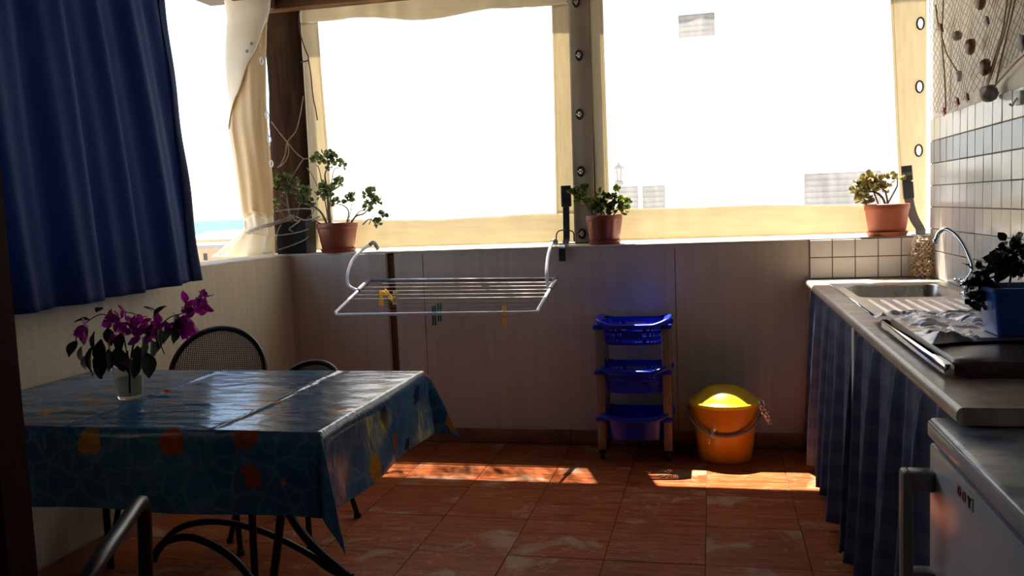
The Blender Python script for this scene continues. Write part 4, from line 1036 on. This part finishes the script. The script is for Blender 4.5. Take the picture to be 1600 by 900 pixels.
b = new(); box(b, (.475, YB - .055, 0), (XR - .02, YB - .02, ZT - .036), .004); link('support', b, 'white_masonry', ct)
# steel sink with basin and ribbed drainer
sk = thing('steel_sink', 'stainless steel sink with ribbed drainer set in the worktop', 'sink', (.78, 3.8, ZT))
def rrect(x0, x1, y0, y1, r, n_=6):
    out = []
    for cx, cy, a0 in ((x1 - r, y1 - r, 0), (x0 + r, y1 - r, 90), (x0 + r, y0 + r, 180), (x1 - r, y0 + r, 270)):
        for i in range(n_ + 1):
            a = math.radians(a0 + 90 * i / n_); out.append((cx + r * math.cos(a), cy + r * math.sin(a)))
    return out
b = new(); loops = []
for ex, z, r in ((0, .004, .06), (-.012, -.004, .055), (-.018, -.12, .05), (-.05, -.15, .03)):
    loops.append([b.verts.new((x, y, ZT + z)) for x, y in rrect(BX0 - ex, BX1 + ex, BY0 - ex, BY1 + ex, r)])
for A, B in zip(loops, loops[1:]):
    for i in range(len(A)): b.faces.new((A[i], A[(i + 1) % len(A)], B[(i + 1) % len(B)], B[i]))
b.faces.new(loops[-1]); link('basin', b, 'sink', sk, smooth=True, sharp=60)
b = new(); inner = [b.verts.new((x, y, ZT + .004)) for x, y in rrect(BX0, BX1, BY0, BY1, .06)]; outer = []
for v in inner:
    d = Vector((v.co.x - (BX0 + BX1) / 2, v.co.y - (BY0 + BY1) / 2)); k_ = min(((SX1 - (BX0 + BX1) / 2) if d.x > 0 else ((BX0 + BX1) / 2 - SX0)) / max(1e-6, abs(d.x)), ((SY1 - (BY0 + BY1) / 2) if d.y > 0 else ((BY0 + BY1) / 2 - 3.70)) / max(1e-6, abs(d.y)))
    outer.append(b.verts.new(((BX0 + BX1) / 2 + d.x * k_, (BY0 + BY1) / 2 + d.y * k_, ZT + .004)))
for i in range(len(inner)): b.faces.new((inner[i], inner[(i + 1) % len(inner)], outer[(i + 1) % len(inner)], outer[i]))
link('rim', b, 'sink', sk)
b = new()
def drain(u, v):
    x = SX0 + (SX1 - SX0) * u; y = SY0 + (3.70 - SY0) * v; z = ZT + .004
    if .1 < u < .93 and .06 < v < .94:
        kk = (x - .6) / .044; q = abs(kk - round(kk)); z += (-.003 + .008 * max(0, 1 - q / .17)) * min(1, (v - .06) / .05, (.94 - v) / .05)
    return Vector((x, y, z))
grid(b, drain, 150, 24); link('ribbed_drainer', b, 'sink', sk, smooth=True)
b = new()
for A, B in (((SX0, SY0), (SX1, SY0)), ((SX1, SY0), (SX1, SY1)), ((SX1, SY1), (SX0, SY1)), ((SX0, SY1), (SX0, SY0))):
    tube(b, [(A[0], A[1], ZT + .002), (B[0], B[1], ZT + .002)], .004, 8)
link('rolled_edge', b, 'chrome', sk, smooth=True)
b = new(); lathe(b, [(.032, .001), (.03, .003), (.02, .002), (0, 0)], (.78, 4.0, ZT - .149), 20); link('plug_hole', b, 'chrome', sk, smooth=True)
# tap
fa = thing('chrome_tap', 'chrome tap with a tall curved spout behind the sink', 'tap', (.985, 3.80, ZT))
b = new(); lathe(b, [(.026, .004), (.026, .012), (.017, .018), (.016, .06), (.013, .065), (0, .066)], (.985, 3.80, ZT), 24); link('body', b, 'chrome', fa, smooth=True, sharp=40)
b = new(); sp_ = [Vector((.985, 3.80, ZT + .06)), P(1520, 420, 'y', 3.84), P(1511, 393, 'y', 3.88), P(1496, 369, 'y', 3.93), P(1478, 358, 'y', 3.98), P(1467, 364, 'y', 4.01), P(1462, 376, 'y', 4.02)]
tube(b, spline(sp_, 7), .0095, 12); link('spout', b, 'chrome', fa, smooth=True)
b = new(); lathe(b, [(0, -.002), (.011, 0), (.0125, .018), (0, .02)], sp_[-1] + Vector((0, 0, -.012)), 16); link('aerator', b, 'chrome', fa, smooth=True)
for s in (-1, 1):
    b = new(); c_ = Vector((.968, 3.80 + s * .05, ZT + .05)); tube(b, [(.985, 3.80, ZT + .035), c_], .009, 10)
    for k_ in range(5):
        a = 2 * math.pi * k_ / 5; tube(b, [c_, c_ + Vector((math.cos(a) * .02, math.sin(a) * .02, .012))], [.008, .006], 8)
    link('handle', b, 'chrome', fa, smooth=True)

# bag of shells in the corner
bg_ = thing('bag_of_shells', 'netted bag of tan shells in the corner beside the sink', 'bag', (.995, 4.60, ZT))
bcx, bcy = .992, 4.598; rr = random.Random(21)
def br(z):
    q = z / .2; return .062 * (1.0 - .12 * (q - .3) ** 2) if q < .5 else .062 * max(.25, 1 - .95 * (q - .45) ** 1.3)
b = new(); bmesh.ops.create_icosphere(b, subdivisions=2, radius=1)
for v in b.verts: v.co *= 1 + .22 * noise.noise(v.co * 2.3)
shell0 = link('shell', b, 'shell_tan', bg_, smooth=True)
for i in range(170):
    z = rr.uniform(.014, .185); a = rr.uniform(0, 2 * math.pi); r_ = br(z) - .014; o = shell0 if i == 0 else copy(shell0, bg_)
    s = rr.uniform(.007, .012); o.location = (bcx + r_ * math.cos(a) * .95, bcy + r_ * math.sin(a) * .75, ZT + z); o.rotation_euler = (rr.uniform(0, 6), rr.uniform(0, 6), 0); o.scale = (s, s * rr.uniform(.6, 1), s * .7)
b = new()
def netb(u, v):
    z = .003 + .205 * v; r_ = br(z) + .003; a = 2 * math.pi * u
    return Vector((bcx + r_ * math.cos(a), bcy + r_ * math.sin(a) * .82, ZT + z))
for k_ in range(16):
    for sgn in (-1, 1): tube(b, [netb((k_ / 16 + sgn * q / 24 * .6) % 1, q / 24) for q in range(25)], .0009, 4)
tag(link('netting', b, 'net', bg_), kind='stuff')

# hob, crumpled cover, trough
hob = thing('gas_hob', 'low brown gas hob with a chrome front rail on the worktop', 'hob', (.76, 2.5, ZT))
HX0, HX1, HY0, HY1 = .525, 1.03, 2.10, 2.90
b = new(); loops = []
for e, z in ((.004, 0), (0, .006), (0, .03), (.006, .038), (.03, .042)):
    loops.append([b.verts.new((x, y, ZT + z)) for x, y in rrect(HX0 + e, HX1 - e, HY0 + e, HY1 - e, .05)])
for A, B in zip(loops, loops[1:]):
    for i in range(len(A)): b.faces.new((A[i], A[(i + 1) % len(A)], B[(i + 1) % len(B)], B[i]))
b.faces.new(loops[-1]); b.faces.new(loops[0][::-1]); link('body', b, 'hob', hob, smooth=True, sharp=40)
b = new(); box(b, (.499, 2.10, ZT + .006), (.523, 2.86, ZT + .032), .007, 3); link('front_rail', b, 'chrome', hob, smooth=True, sharp=50)
b = new(); box(b, (.500, 2.86, ZT + .006), (.522, 2.874, ZT + .032), .004); link('rail_end', b, 'dark_metal', hob)
b = new()
def cov(u, v):
    x = .512 + .528 * u; y = 2.28 + .80 * v + .05 * math.sin(u * 5) * (1 - v)
    p = Vector((x * 7, y * 5.2, 1.3)); d = noise.cell_vector(p * .0)
    h = .0
    for k_, am in ((1.0, .030), (2.1, .016), (4.3, .006)):
        q = noise.voronoi(p * k_ * .8)[0]; h += am * (q[1] - q[0])
    edge = min(1, u / .06, (1 - u) / .03, v / .05, (1 - v) / .05)
    z = ZT + .048 + h * 1.1 * max(.1, edge) + .012 * math.sin(y * 6 + 1) * edge
    if v > .93 or y > 2.91: z -= .034 * min(1, (y - 2.88) / .15)
    if x > .64 and 2.30 < y < 2.53: z = min(z, ZT + .055)
    return Vector((x, y, max(z, ZT + .044 if y < 2.9 else ZT + .006)))
grid(b, cov, 90, 130); tag(link('crumpled_cover', b, 'cover', smooth=False), 'crumpled grey silver plastic sheet spread over the hob', 'cover')
zt = ZT + .058
tg_ = thing('blue_trough', 'blue plastic trough with a dark leafy plant on the crumpled sheet', 'potted plant', (.85, 2.42, zt))
TXa, TXb, TYa, TYb = .668, 1.02, 2.335, 2.49
b = new(); vs = []
for z, e in ((0, .012), (.105, 0), (.107, -.006), (.118, -.006), (.118, .004), (.09, .008)):
    vs.append([b.verts.new((x, y, zt + z)) for x, y in rrect(TXa + e, TXb - e, TYa + e, TYb - e, .012, 3)])
for A, B in zip(vs, vs[1:]):
    for i in range(len(A)): b.faces.new((A[i], A[(i + 1) % len(A)], B[(i + 1) % len(B)], B[i]))
b.faces.new(vs[0][::-1]); link('trough', b, 'trough', tg_, smooth=True, sharp=35)
b = new(); box(b, (TXa + .01, TYa + .01, zt + .08), (TXb - .01, TYb - .01, zt + .098)); link('soil', b, 'soil', tg_)
YP = 2.43
b = new()
for s in ([(1562, 456), (1548, 440), (1535, 430), (1524, 428)], [(1562, 456), (1556, 430), (1558, 410), (1570, 388)], [(1575, 456), (1580, 430), (1586, 408), (1590, 390)], [(1560, 456), (1540, 452), (1526, 455)], [(1600, 458), (1612, 430), (1620, 405)]):
    tube(b, spline([P(x, y, 'y', YP) for x, y in s], 5), .003, 6)
link('stems', b, 'stem', tg_)
b = new(); soft_leaf(b, .034, .026, .15, .3, .12, 9); lf0 = link('leaf', b, 'dark_leaf', tg_, smooth=True)
rr = random.Random(31); n_ = 0
for x, y, rad, cnt in ((1523, 428, 8, 7), (1535, 424, 9, 8), (1520, 442, 8, 7), (1530, 440, 10, 10), (1540, 434, 9, 8), (1527, 455, 8, 7), (1540, 450, 9, 8), (1552, 420, 8, 7), (1558, 405, 9, 8), (1566, 392, 9, 9), (1576, 382, 10, 10), (1588, 388, 9, 9), (1592, 400, 10, 10), (1580, 402, 11, 11), (1572, 414, 10, 10), (1586, 418, 10, 9), (1596, 412, 9, 8), (1564, 424, 9, 8), (1580, 374, 7, 5), (1612, 410, 10, 8), (1518, 466, 6, 4), (1533, 466, 7, 5)):
    c_ = P(x, y, 'y', YP)
    for i in range(cnt):
        d = Vector((rr.gauss(0, 1), rr.gauss(0, 1), rr.gauss(-.1, .8))).normalized(); o = lf0 if n_ == 0 else copy(lf0, tg_); n_ += 1
        place(o, c_ + d * rad / F * 2.6 * rr.uniform(.1, .7), d + Vector((0, 0, -.15)), rr.uniform(0, 6), rr.uniform(.55, .95))

# curtains below the worktop
def kcurtain(label, ya, yb, seed, n_, hemz, amp):
    rr = random.Random(seed)
    root = thing('checked_curtain', label, 'curtain', (.46, (ya + yb) / 2, ZT - .04), 'checked curtains under the worktop')
    def fn(u, v):
        y = ya + (yb - ya) * u; zt_ = ZT - .040; hz = hemz(u); z = zt_ + (hz - zt_) * v
        ph = u * n_ * 2 * math.pi + .5 * math.sin(u * 17 + seed) + .35 * math.sin(v * 3 + u * 9)
        x = .490 - amp * (.25 + .75 * v ** .6) * (1 - abs(math.sin(ph / 2))) ** .8 * (.65 + .35 * math.sin(u * 23 + seed)) - .008 * math.sin(ph * 1.7 + v * 2) * v - .012 * v
        return Vector((x, y, z))
    b = new(); grid(b, fn, n_ * 22, 30, uvfn=lambda u, v: (u * abs(yb - ya) * 1.5, v * .84)); thick(link('cloth', b, 'check', root, smooth=True), .0015)
    b = new(); tube(b, [(.492, ya, ZT - .043), (.492, yb, ZT - .043)], .004, 8); link('rod', b, 'white_paint', root)
kcurtain('blue checked curtain below the sink, beyond the white support', 4.60, 3.21, 3, 13, lambda u: .03, .062)
kcurtain('blue checked curtain between the white support and the fridge', 3.135, 1.965, 8, 11, lambda u: .025, .070)

# ------------------------------------------------------------------ fridge
fr = thing('small_fridge', 'small white fridge in the near right corner beside the worktop', 'fridge', (.74, 1.6, 0))
FX, FY0, FY1, FZ = .425, 1.305, 1.905, .843
b = new(); box(b, (FX + .055, FY0 + .004, .02), (XR - .03, FY1 - .004, FZ - .04), .006); link('body', b, 'fridge', fr)
b = new(); box(b, (FX + .048, FY0 + .008, .06), (FX + .058, FY1 - .008, FZ - .05)); link('gasket', b, 'gasket', fr)
b = new(); box(b, (FX, FY0 + .002, .07), (FX + .048, FY1 - .002, FZ - .052), .006, 2); dr = link('door', b, 'fridge', fr, smooth=True, sharp=40)
b = new(); box(b, (FX - .002, FY0 - .002, FZ - .042), (XR - .03, FY1 + .002, FZ), .01, 3); link('top', b, 'fridge_top', fr, smooth=True, sharp=40)
b = new(); box(b, (FX - .004, FY0 - .003, FZ - .040), (FX + .012, FY1 + .003, FZ - .006), .006, 2); link('top_trim', b, 'fridge', fr, smooth=True, sharp=40)
b = new(); hy = FY1 - .035; box(b, (FX - .062, hy - .022, .49), (FX - .040, hy + .022, .742), .008, 2); box(b, (FX - .05, hy - .022, .70), (FX + .002, hy + .022, .742), .007, 2); box(b, (FX - .05, hy - .022, .49), (FX + .002, hy + .022, .535), .007, 2)
link('handle', b, 'taupe_handle', dr, smooth=True, sharp=40)['label'] = 'taupe plastic handle'
p0 = P(1497, 768, 'x', FX); p1 = P(1521, 796, 'x', FX)
b = new(); box(b, (FX - .0015, p1.y, .752), (FX + .001, p0.y, .776)); bd = link('badge', b, 'badge', dr)
yy0 = p0.y; wd = (p0.y - p1.y)
for k_, mt in ((.12, 'badge_red'), (.43, 'badge_red'), (.76, 'badge_dark')):
    b = new(); yc = yy0 - wd * k_ - wd * .06; oval = [Vector((FX - .002, yc + .008 * math.cos(a), .764 + .008 * math.sin(a))) for a in [2 * math.pi * q / 12 for q in range(12)]]
    if mt == 'badge_red': tube(b, oval, .0018, 5, closed=True)
    else: tube(b, [(FX - .002, yc, .755), (FX - .002, yc, .765), (FX - .002, yc + .007, .773)], .0018, 5); tube(b, [(FX - .002, yc, .765), (FX - .002, yc - .007, .773)], .0018, 5)
    link('badge_mark', b, mt, bd)
for x in (FX + .09, XR - .08):
    for y in (FY0 + .05, FY1 - .05):
        b = new(); lathe(b, [(0, 0), (.02, 0), (.018, .022), (0, .022)], (x, y, 0), 14); link('foot', b, 'black_rubber', fr)

# ------------------------------------------------------------------ net with shells on the right wall
nt = thing('fishing_net', 'brown fishing net draped on the wall above the tiles', 'net', (XR, 4.0, 2.2))
b = new(); rr = random.Random(4)
def netp(y, z):
    s = noise.noise(Vector((y * 3.2, z * 1.6, 2))); return Vector((XR - .012 - .02 * abs(s) - .012 * (noise.noise(Vector((y * 9, z * 2, 5))) + .5), y + .05 * noise.noise(Vector((y * 2, z * 3, 9))), z + .03 * s))
def low(y): return 1.662 + .02 * math.sin(y * 7) + .28 * max(0, (3.85 - y)) ** 1.1
ny, nz = 60, 40
def node(i, j):
    y = 4.64 - 1.75 * i / ny; z = low(y) + (2.5 - low(y)) * (j / nz) ** 1.0; return netp(y, z)
for i in range(ny):
    for j in range(nz):
        a = node(i, j); c_ = node(i + 1, j + 1 if (i + j) % 2 == 0 else j); a2 = node(i, j if (i + j) % 2 == 0 else j + 1)
        tube(b, [a2, c_], .0011, 3)
tag(link('mesh_cord', b, 'net', nt), kind='stuff')
for s in ([(1462, 8), (1466, 40), (1472, 60), (1480, 85), (1495, 110)], [(1580, 0), (1572, 40), (1560, 80), (1550, 115), (1540, 140)], [(1586, 0), (1577, 40), (1566, 85), (1556, 130)], [(1474, 0), (1472, 60), (1476, 120), (1478, 172)], [(1600, 86), (1585, 100), (1565, 122), (1545, 145)], [(1574, 0), (1566, 50), (1554, 90), (1543, 130)]):
    b = new(); tube(b, spline([P(x, y, 'x', XR - .025) for x, y in s], 6), .0035, 6); link('gathered_cord', b, 'net', nt)

def shell(px, py, rad, mat, kind, label):
    p = P(px, py, 'x', XR - .045); s = rad / F * 5.2
    b = new()
    if kind == 'star':
        bmesh.ops.create_icosphere(b, subdivisions=2, radius=1)
        for v in b.verts:
            a = math.atan2(v.co.z, v.co.y); v.co *= .62 + .45 * max(0, math.cos(a * 5)) ** 2; v.co.x *= .35
    elif kind == 'cone':
        lathe(b, [(0, -1), (.35, -.8), (.7, -.3), (.75, .1), (.5, .5), (.55, .6), (.25, .85), (0, 1.1)], seg=14)
        bmesh.ops.rotate(b, verts=b.verts, cent=(0, 0, 0), matrix=Matrix.Rotation(1.1, 3, 'X'))
    else:
        bmesh.ops.create_uvsphere(b, u_segments=18, v_segments=10, radius=1)
        for v in b.verts:
            a = math.atan2(v.co.z, v.co.y); v.co *= 1 + .1 * math.cos(a * 9); v.co.x *= .6
    for v in b.verts: v.co = v.co * s + p + noise.noise_vector(v.co * 3) * s * .15
    return tag(link('shell', b, mat, smooth=True), label, 'shell', 'shells on the fishing net')
shell(1532, 2, 8, 'shell_brown', 'fan', 'brown shell on the net, highest of all'); shell(1542, 33, 7, 'shell_grey', 'star', 'grey square shell on the net below the highest brown one')
shell(1495, 56, 7, 'shell_grey', 'cone', 'grey pointed shell on the net left of the round brown shell'); shell(1516, 73, 8, 'shell_brown', 'fan', 'round brown shell at the middle of the net')
shell(1539, 105, 8, 'shell_brown', 'fan', 'orange brown shell on the net above the large dark conch'); shell(1498, 119, 6, 'shell_white', 'fan', 'small white shell on the net over the red shell')
shell(1475, 174, 7, 'shell_orange', 'star', 'orange star shaped shell at the lower corner of the net'); shell(1496, 159, 7, 'shell_red', 'star', 'dark red spiky shell just above the tiles')
shell(1511, 152, 7, 'shell_olive', 'star', 'olive spiky shell between the red shell and the conch'); shell(1545, 146, 11, 'shell_grey', 'cone', 'large dark conch shell resting above the tiles')
shell(1470, 45, 9, 'shell_brown', 'star', 'tangled brown starfish at the left edge of the net'); shell(1597, 67, 10, 'shell_grey', 'star', 'dark grey starfish on the net at the right edge')
wh = thing('wall_hook', 'white plastic hook stuck on the top row of wall tiles', 'hook', P(1592, 154, 'x', XR - .01).to_tuple())
p = P(1592, 153, 'x', XR - .022); b = new(); box(b, (p.x - .004, p.y - .024, p.z - .024), (p.x + .010, p.y + .024, p.z + .024), .002); link('plate', b, 'facade', wh)
b = new(); tube(b, spline([p + Vector((-.004, 0, .0)), p + Vector((-.014, 0, -.012)), p + Vector((-.02, 0, -.024)), p + Vector((-.03, 0, -.018))], 5), .004, 8); link('hook', b, 'facade', wh)

# ------------------------------------------------------------------ across the street and the town
YF = 13.0
ho = thing('white_house', 'white plastered house across the street seen through the right panel', 'house', (5, YF + 3, -8))
b = new(); box(b, (-2.0, YF, -8), (13, YF + 7, 6.2)); link('wall', b, 'facade', ho)
b = new(); box(b, (.06, YF - .06, -8), (.30, YF, 3.45)); link('pilaster', b, 'facade', ho)
b = new(); box(b, (-2.05, YF - .12, 6.05), (13.05, YF + 7.1, 6.3)); link('cornice', b, 'facade', ho)
def opening(pa, pb):
    A = P(*pa, 'y', YF); B = P(*pb, 'y', YF); b = new(); box(b, (A.x, YF - .02, B.z), (B.x, YF + .02, A.z)); f = link('window', b, 'louvre', ho)
    n_ = max(3, int((A.z - B.z) / .07))
    for i in range(n_):
        b = new(); z = B.z + (A.z - B.z) * (i + .5) / n_; box(b, (A.x + .015, YF - .035, z - .022), (B.x - .015, YF - .015, z + .022), rot=Matrix.Rotation(.12, 3, 'X')); link('slat', b, 'louvre', f)
    b = new(); w_ = .018
    box(b, (A.x - w_, YF - .045, B.z - w_), (A.x, YF, A.z + w_)); box(b, (B.x, YF - .045, B.z - w_), (B.x + w_, YF, A.z + w_)); box(b, (A.x, YF - .045, A.z), (B.x, YF, A.z + w_)); link('casing', b, 'facade', f)
opening((1060, 25), (1117, 55)); opening((966, 292), (998, 330)); opening((1004, 291), (1040, 330)); opening((1256, 272), (1376, 322))
lp = P(967, 272, 'y', YF - .22); la = thing('wall_lantern', 'old style lantern on the white house across the street', 'lantern', lp.to_tuple())
b = new(); lathe(b, [(0, .17), (.02, .155), (.012, .14), (.085, .085), (.08, .075), (0, .075)], lp, 6); link('cap', b, 'lamp_metal', la)
for k_ in range(6):
    a = 2 * math.pi * k_ / 6; b = new(); tube(b, [lp + Vector((.065 * math.cos(a), .065 * math.sin(a), .078)), lp + Vector((.04 * math.cos(a), .04 * math.sin(a), -.09))], .006, 5); link('cage_bar', b, 'lamp_metal', la)
b = new(); lathe(b, [(0, -.19), (.03, -.175), (.06, -.14), (.062, -.11), (.045, -.09), (0, -.09)], lp, 14); link('base', b, 'lamp_metal', la)
b = new(); tube(b, spline([lp + Vector((0, 0, -.14)), lp + Vector((0, .1, -.17)), Vector((lp.x, YF, lp.z - .15))], 5), .012, 6); link('bracket', b, 'lamp_metal', la)
# town on the left: flat roofed houses stepping down to the sea
town = [('sandstone house with one small window at the parapet corner', 318, 383, 404, 52, 9, 6, 'sandstone', 'grey_roof'), ('small whitewashed house, leftmost roof under the sea', 313, 371, 388, 84, 7, 5, 'sandstone', 'white_roof'),
        ('whitewashed house just right of the leftmost white roof', 326, 371, 388, 90, 5, 6, 'sandstone', 'white_roof'), ('broad sandstone house behind the bundled sheet', 340, 370, 392, 74, 8, 6, 'sandstone', 'white_roof'),
        ('far white roofed house beside the bundled sheet', 350, 368, 380, 118, 10, 7, 'sandstone', 'white_roof'), ('distant pale house by the shore', 330, 367, 376, 150, 9, 7, 'sandstone', 'white_roof')]
for lb, px, pt, pb, yy, wd, dp, mt, rf in town:
    top = P(px, pt, 'y', yy); h_ = thing('house', lb, 'house', (top.x, yy + dp / 2, -8), 'town houses by the sea')
    b = new(); box(b, (top.x - wd / 2, yy, -8), (top.x + wd / 2, yy + dp, top.z - .25)); link('wall', b, mt, h_)
    b = new(); box(b, (top.x - wd / 2 - .1, yy - .1, top.z - .25), (top.x + wd / 2 + .1, yy + dp + .1, top.z)); link('roof', b, rf, h_)
    b = new(); c_ = P(px + 3, min(pb, pt + 17), 'y', yy); box(b, (c_.x - .13, yy - .03, c_.z - .28), (c_.x + .13, yy + .05, c_.z + .16)); wi = link('window', b, 'dark_window', h_)
    if rf == 'white_roof':
        b = new(); lathe(b, [(wd * .22, 0), (wd * .2, .25), (wd * .12, .5), (0, .6)], (top.x, yy + dp / 2, top.z), 16); link('dome', b, 'white_roof', h_, smooth=True)
print('objects', len(bpy.data.objects))
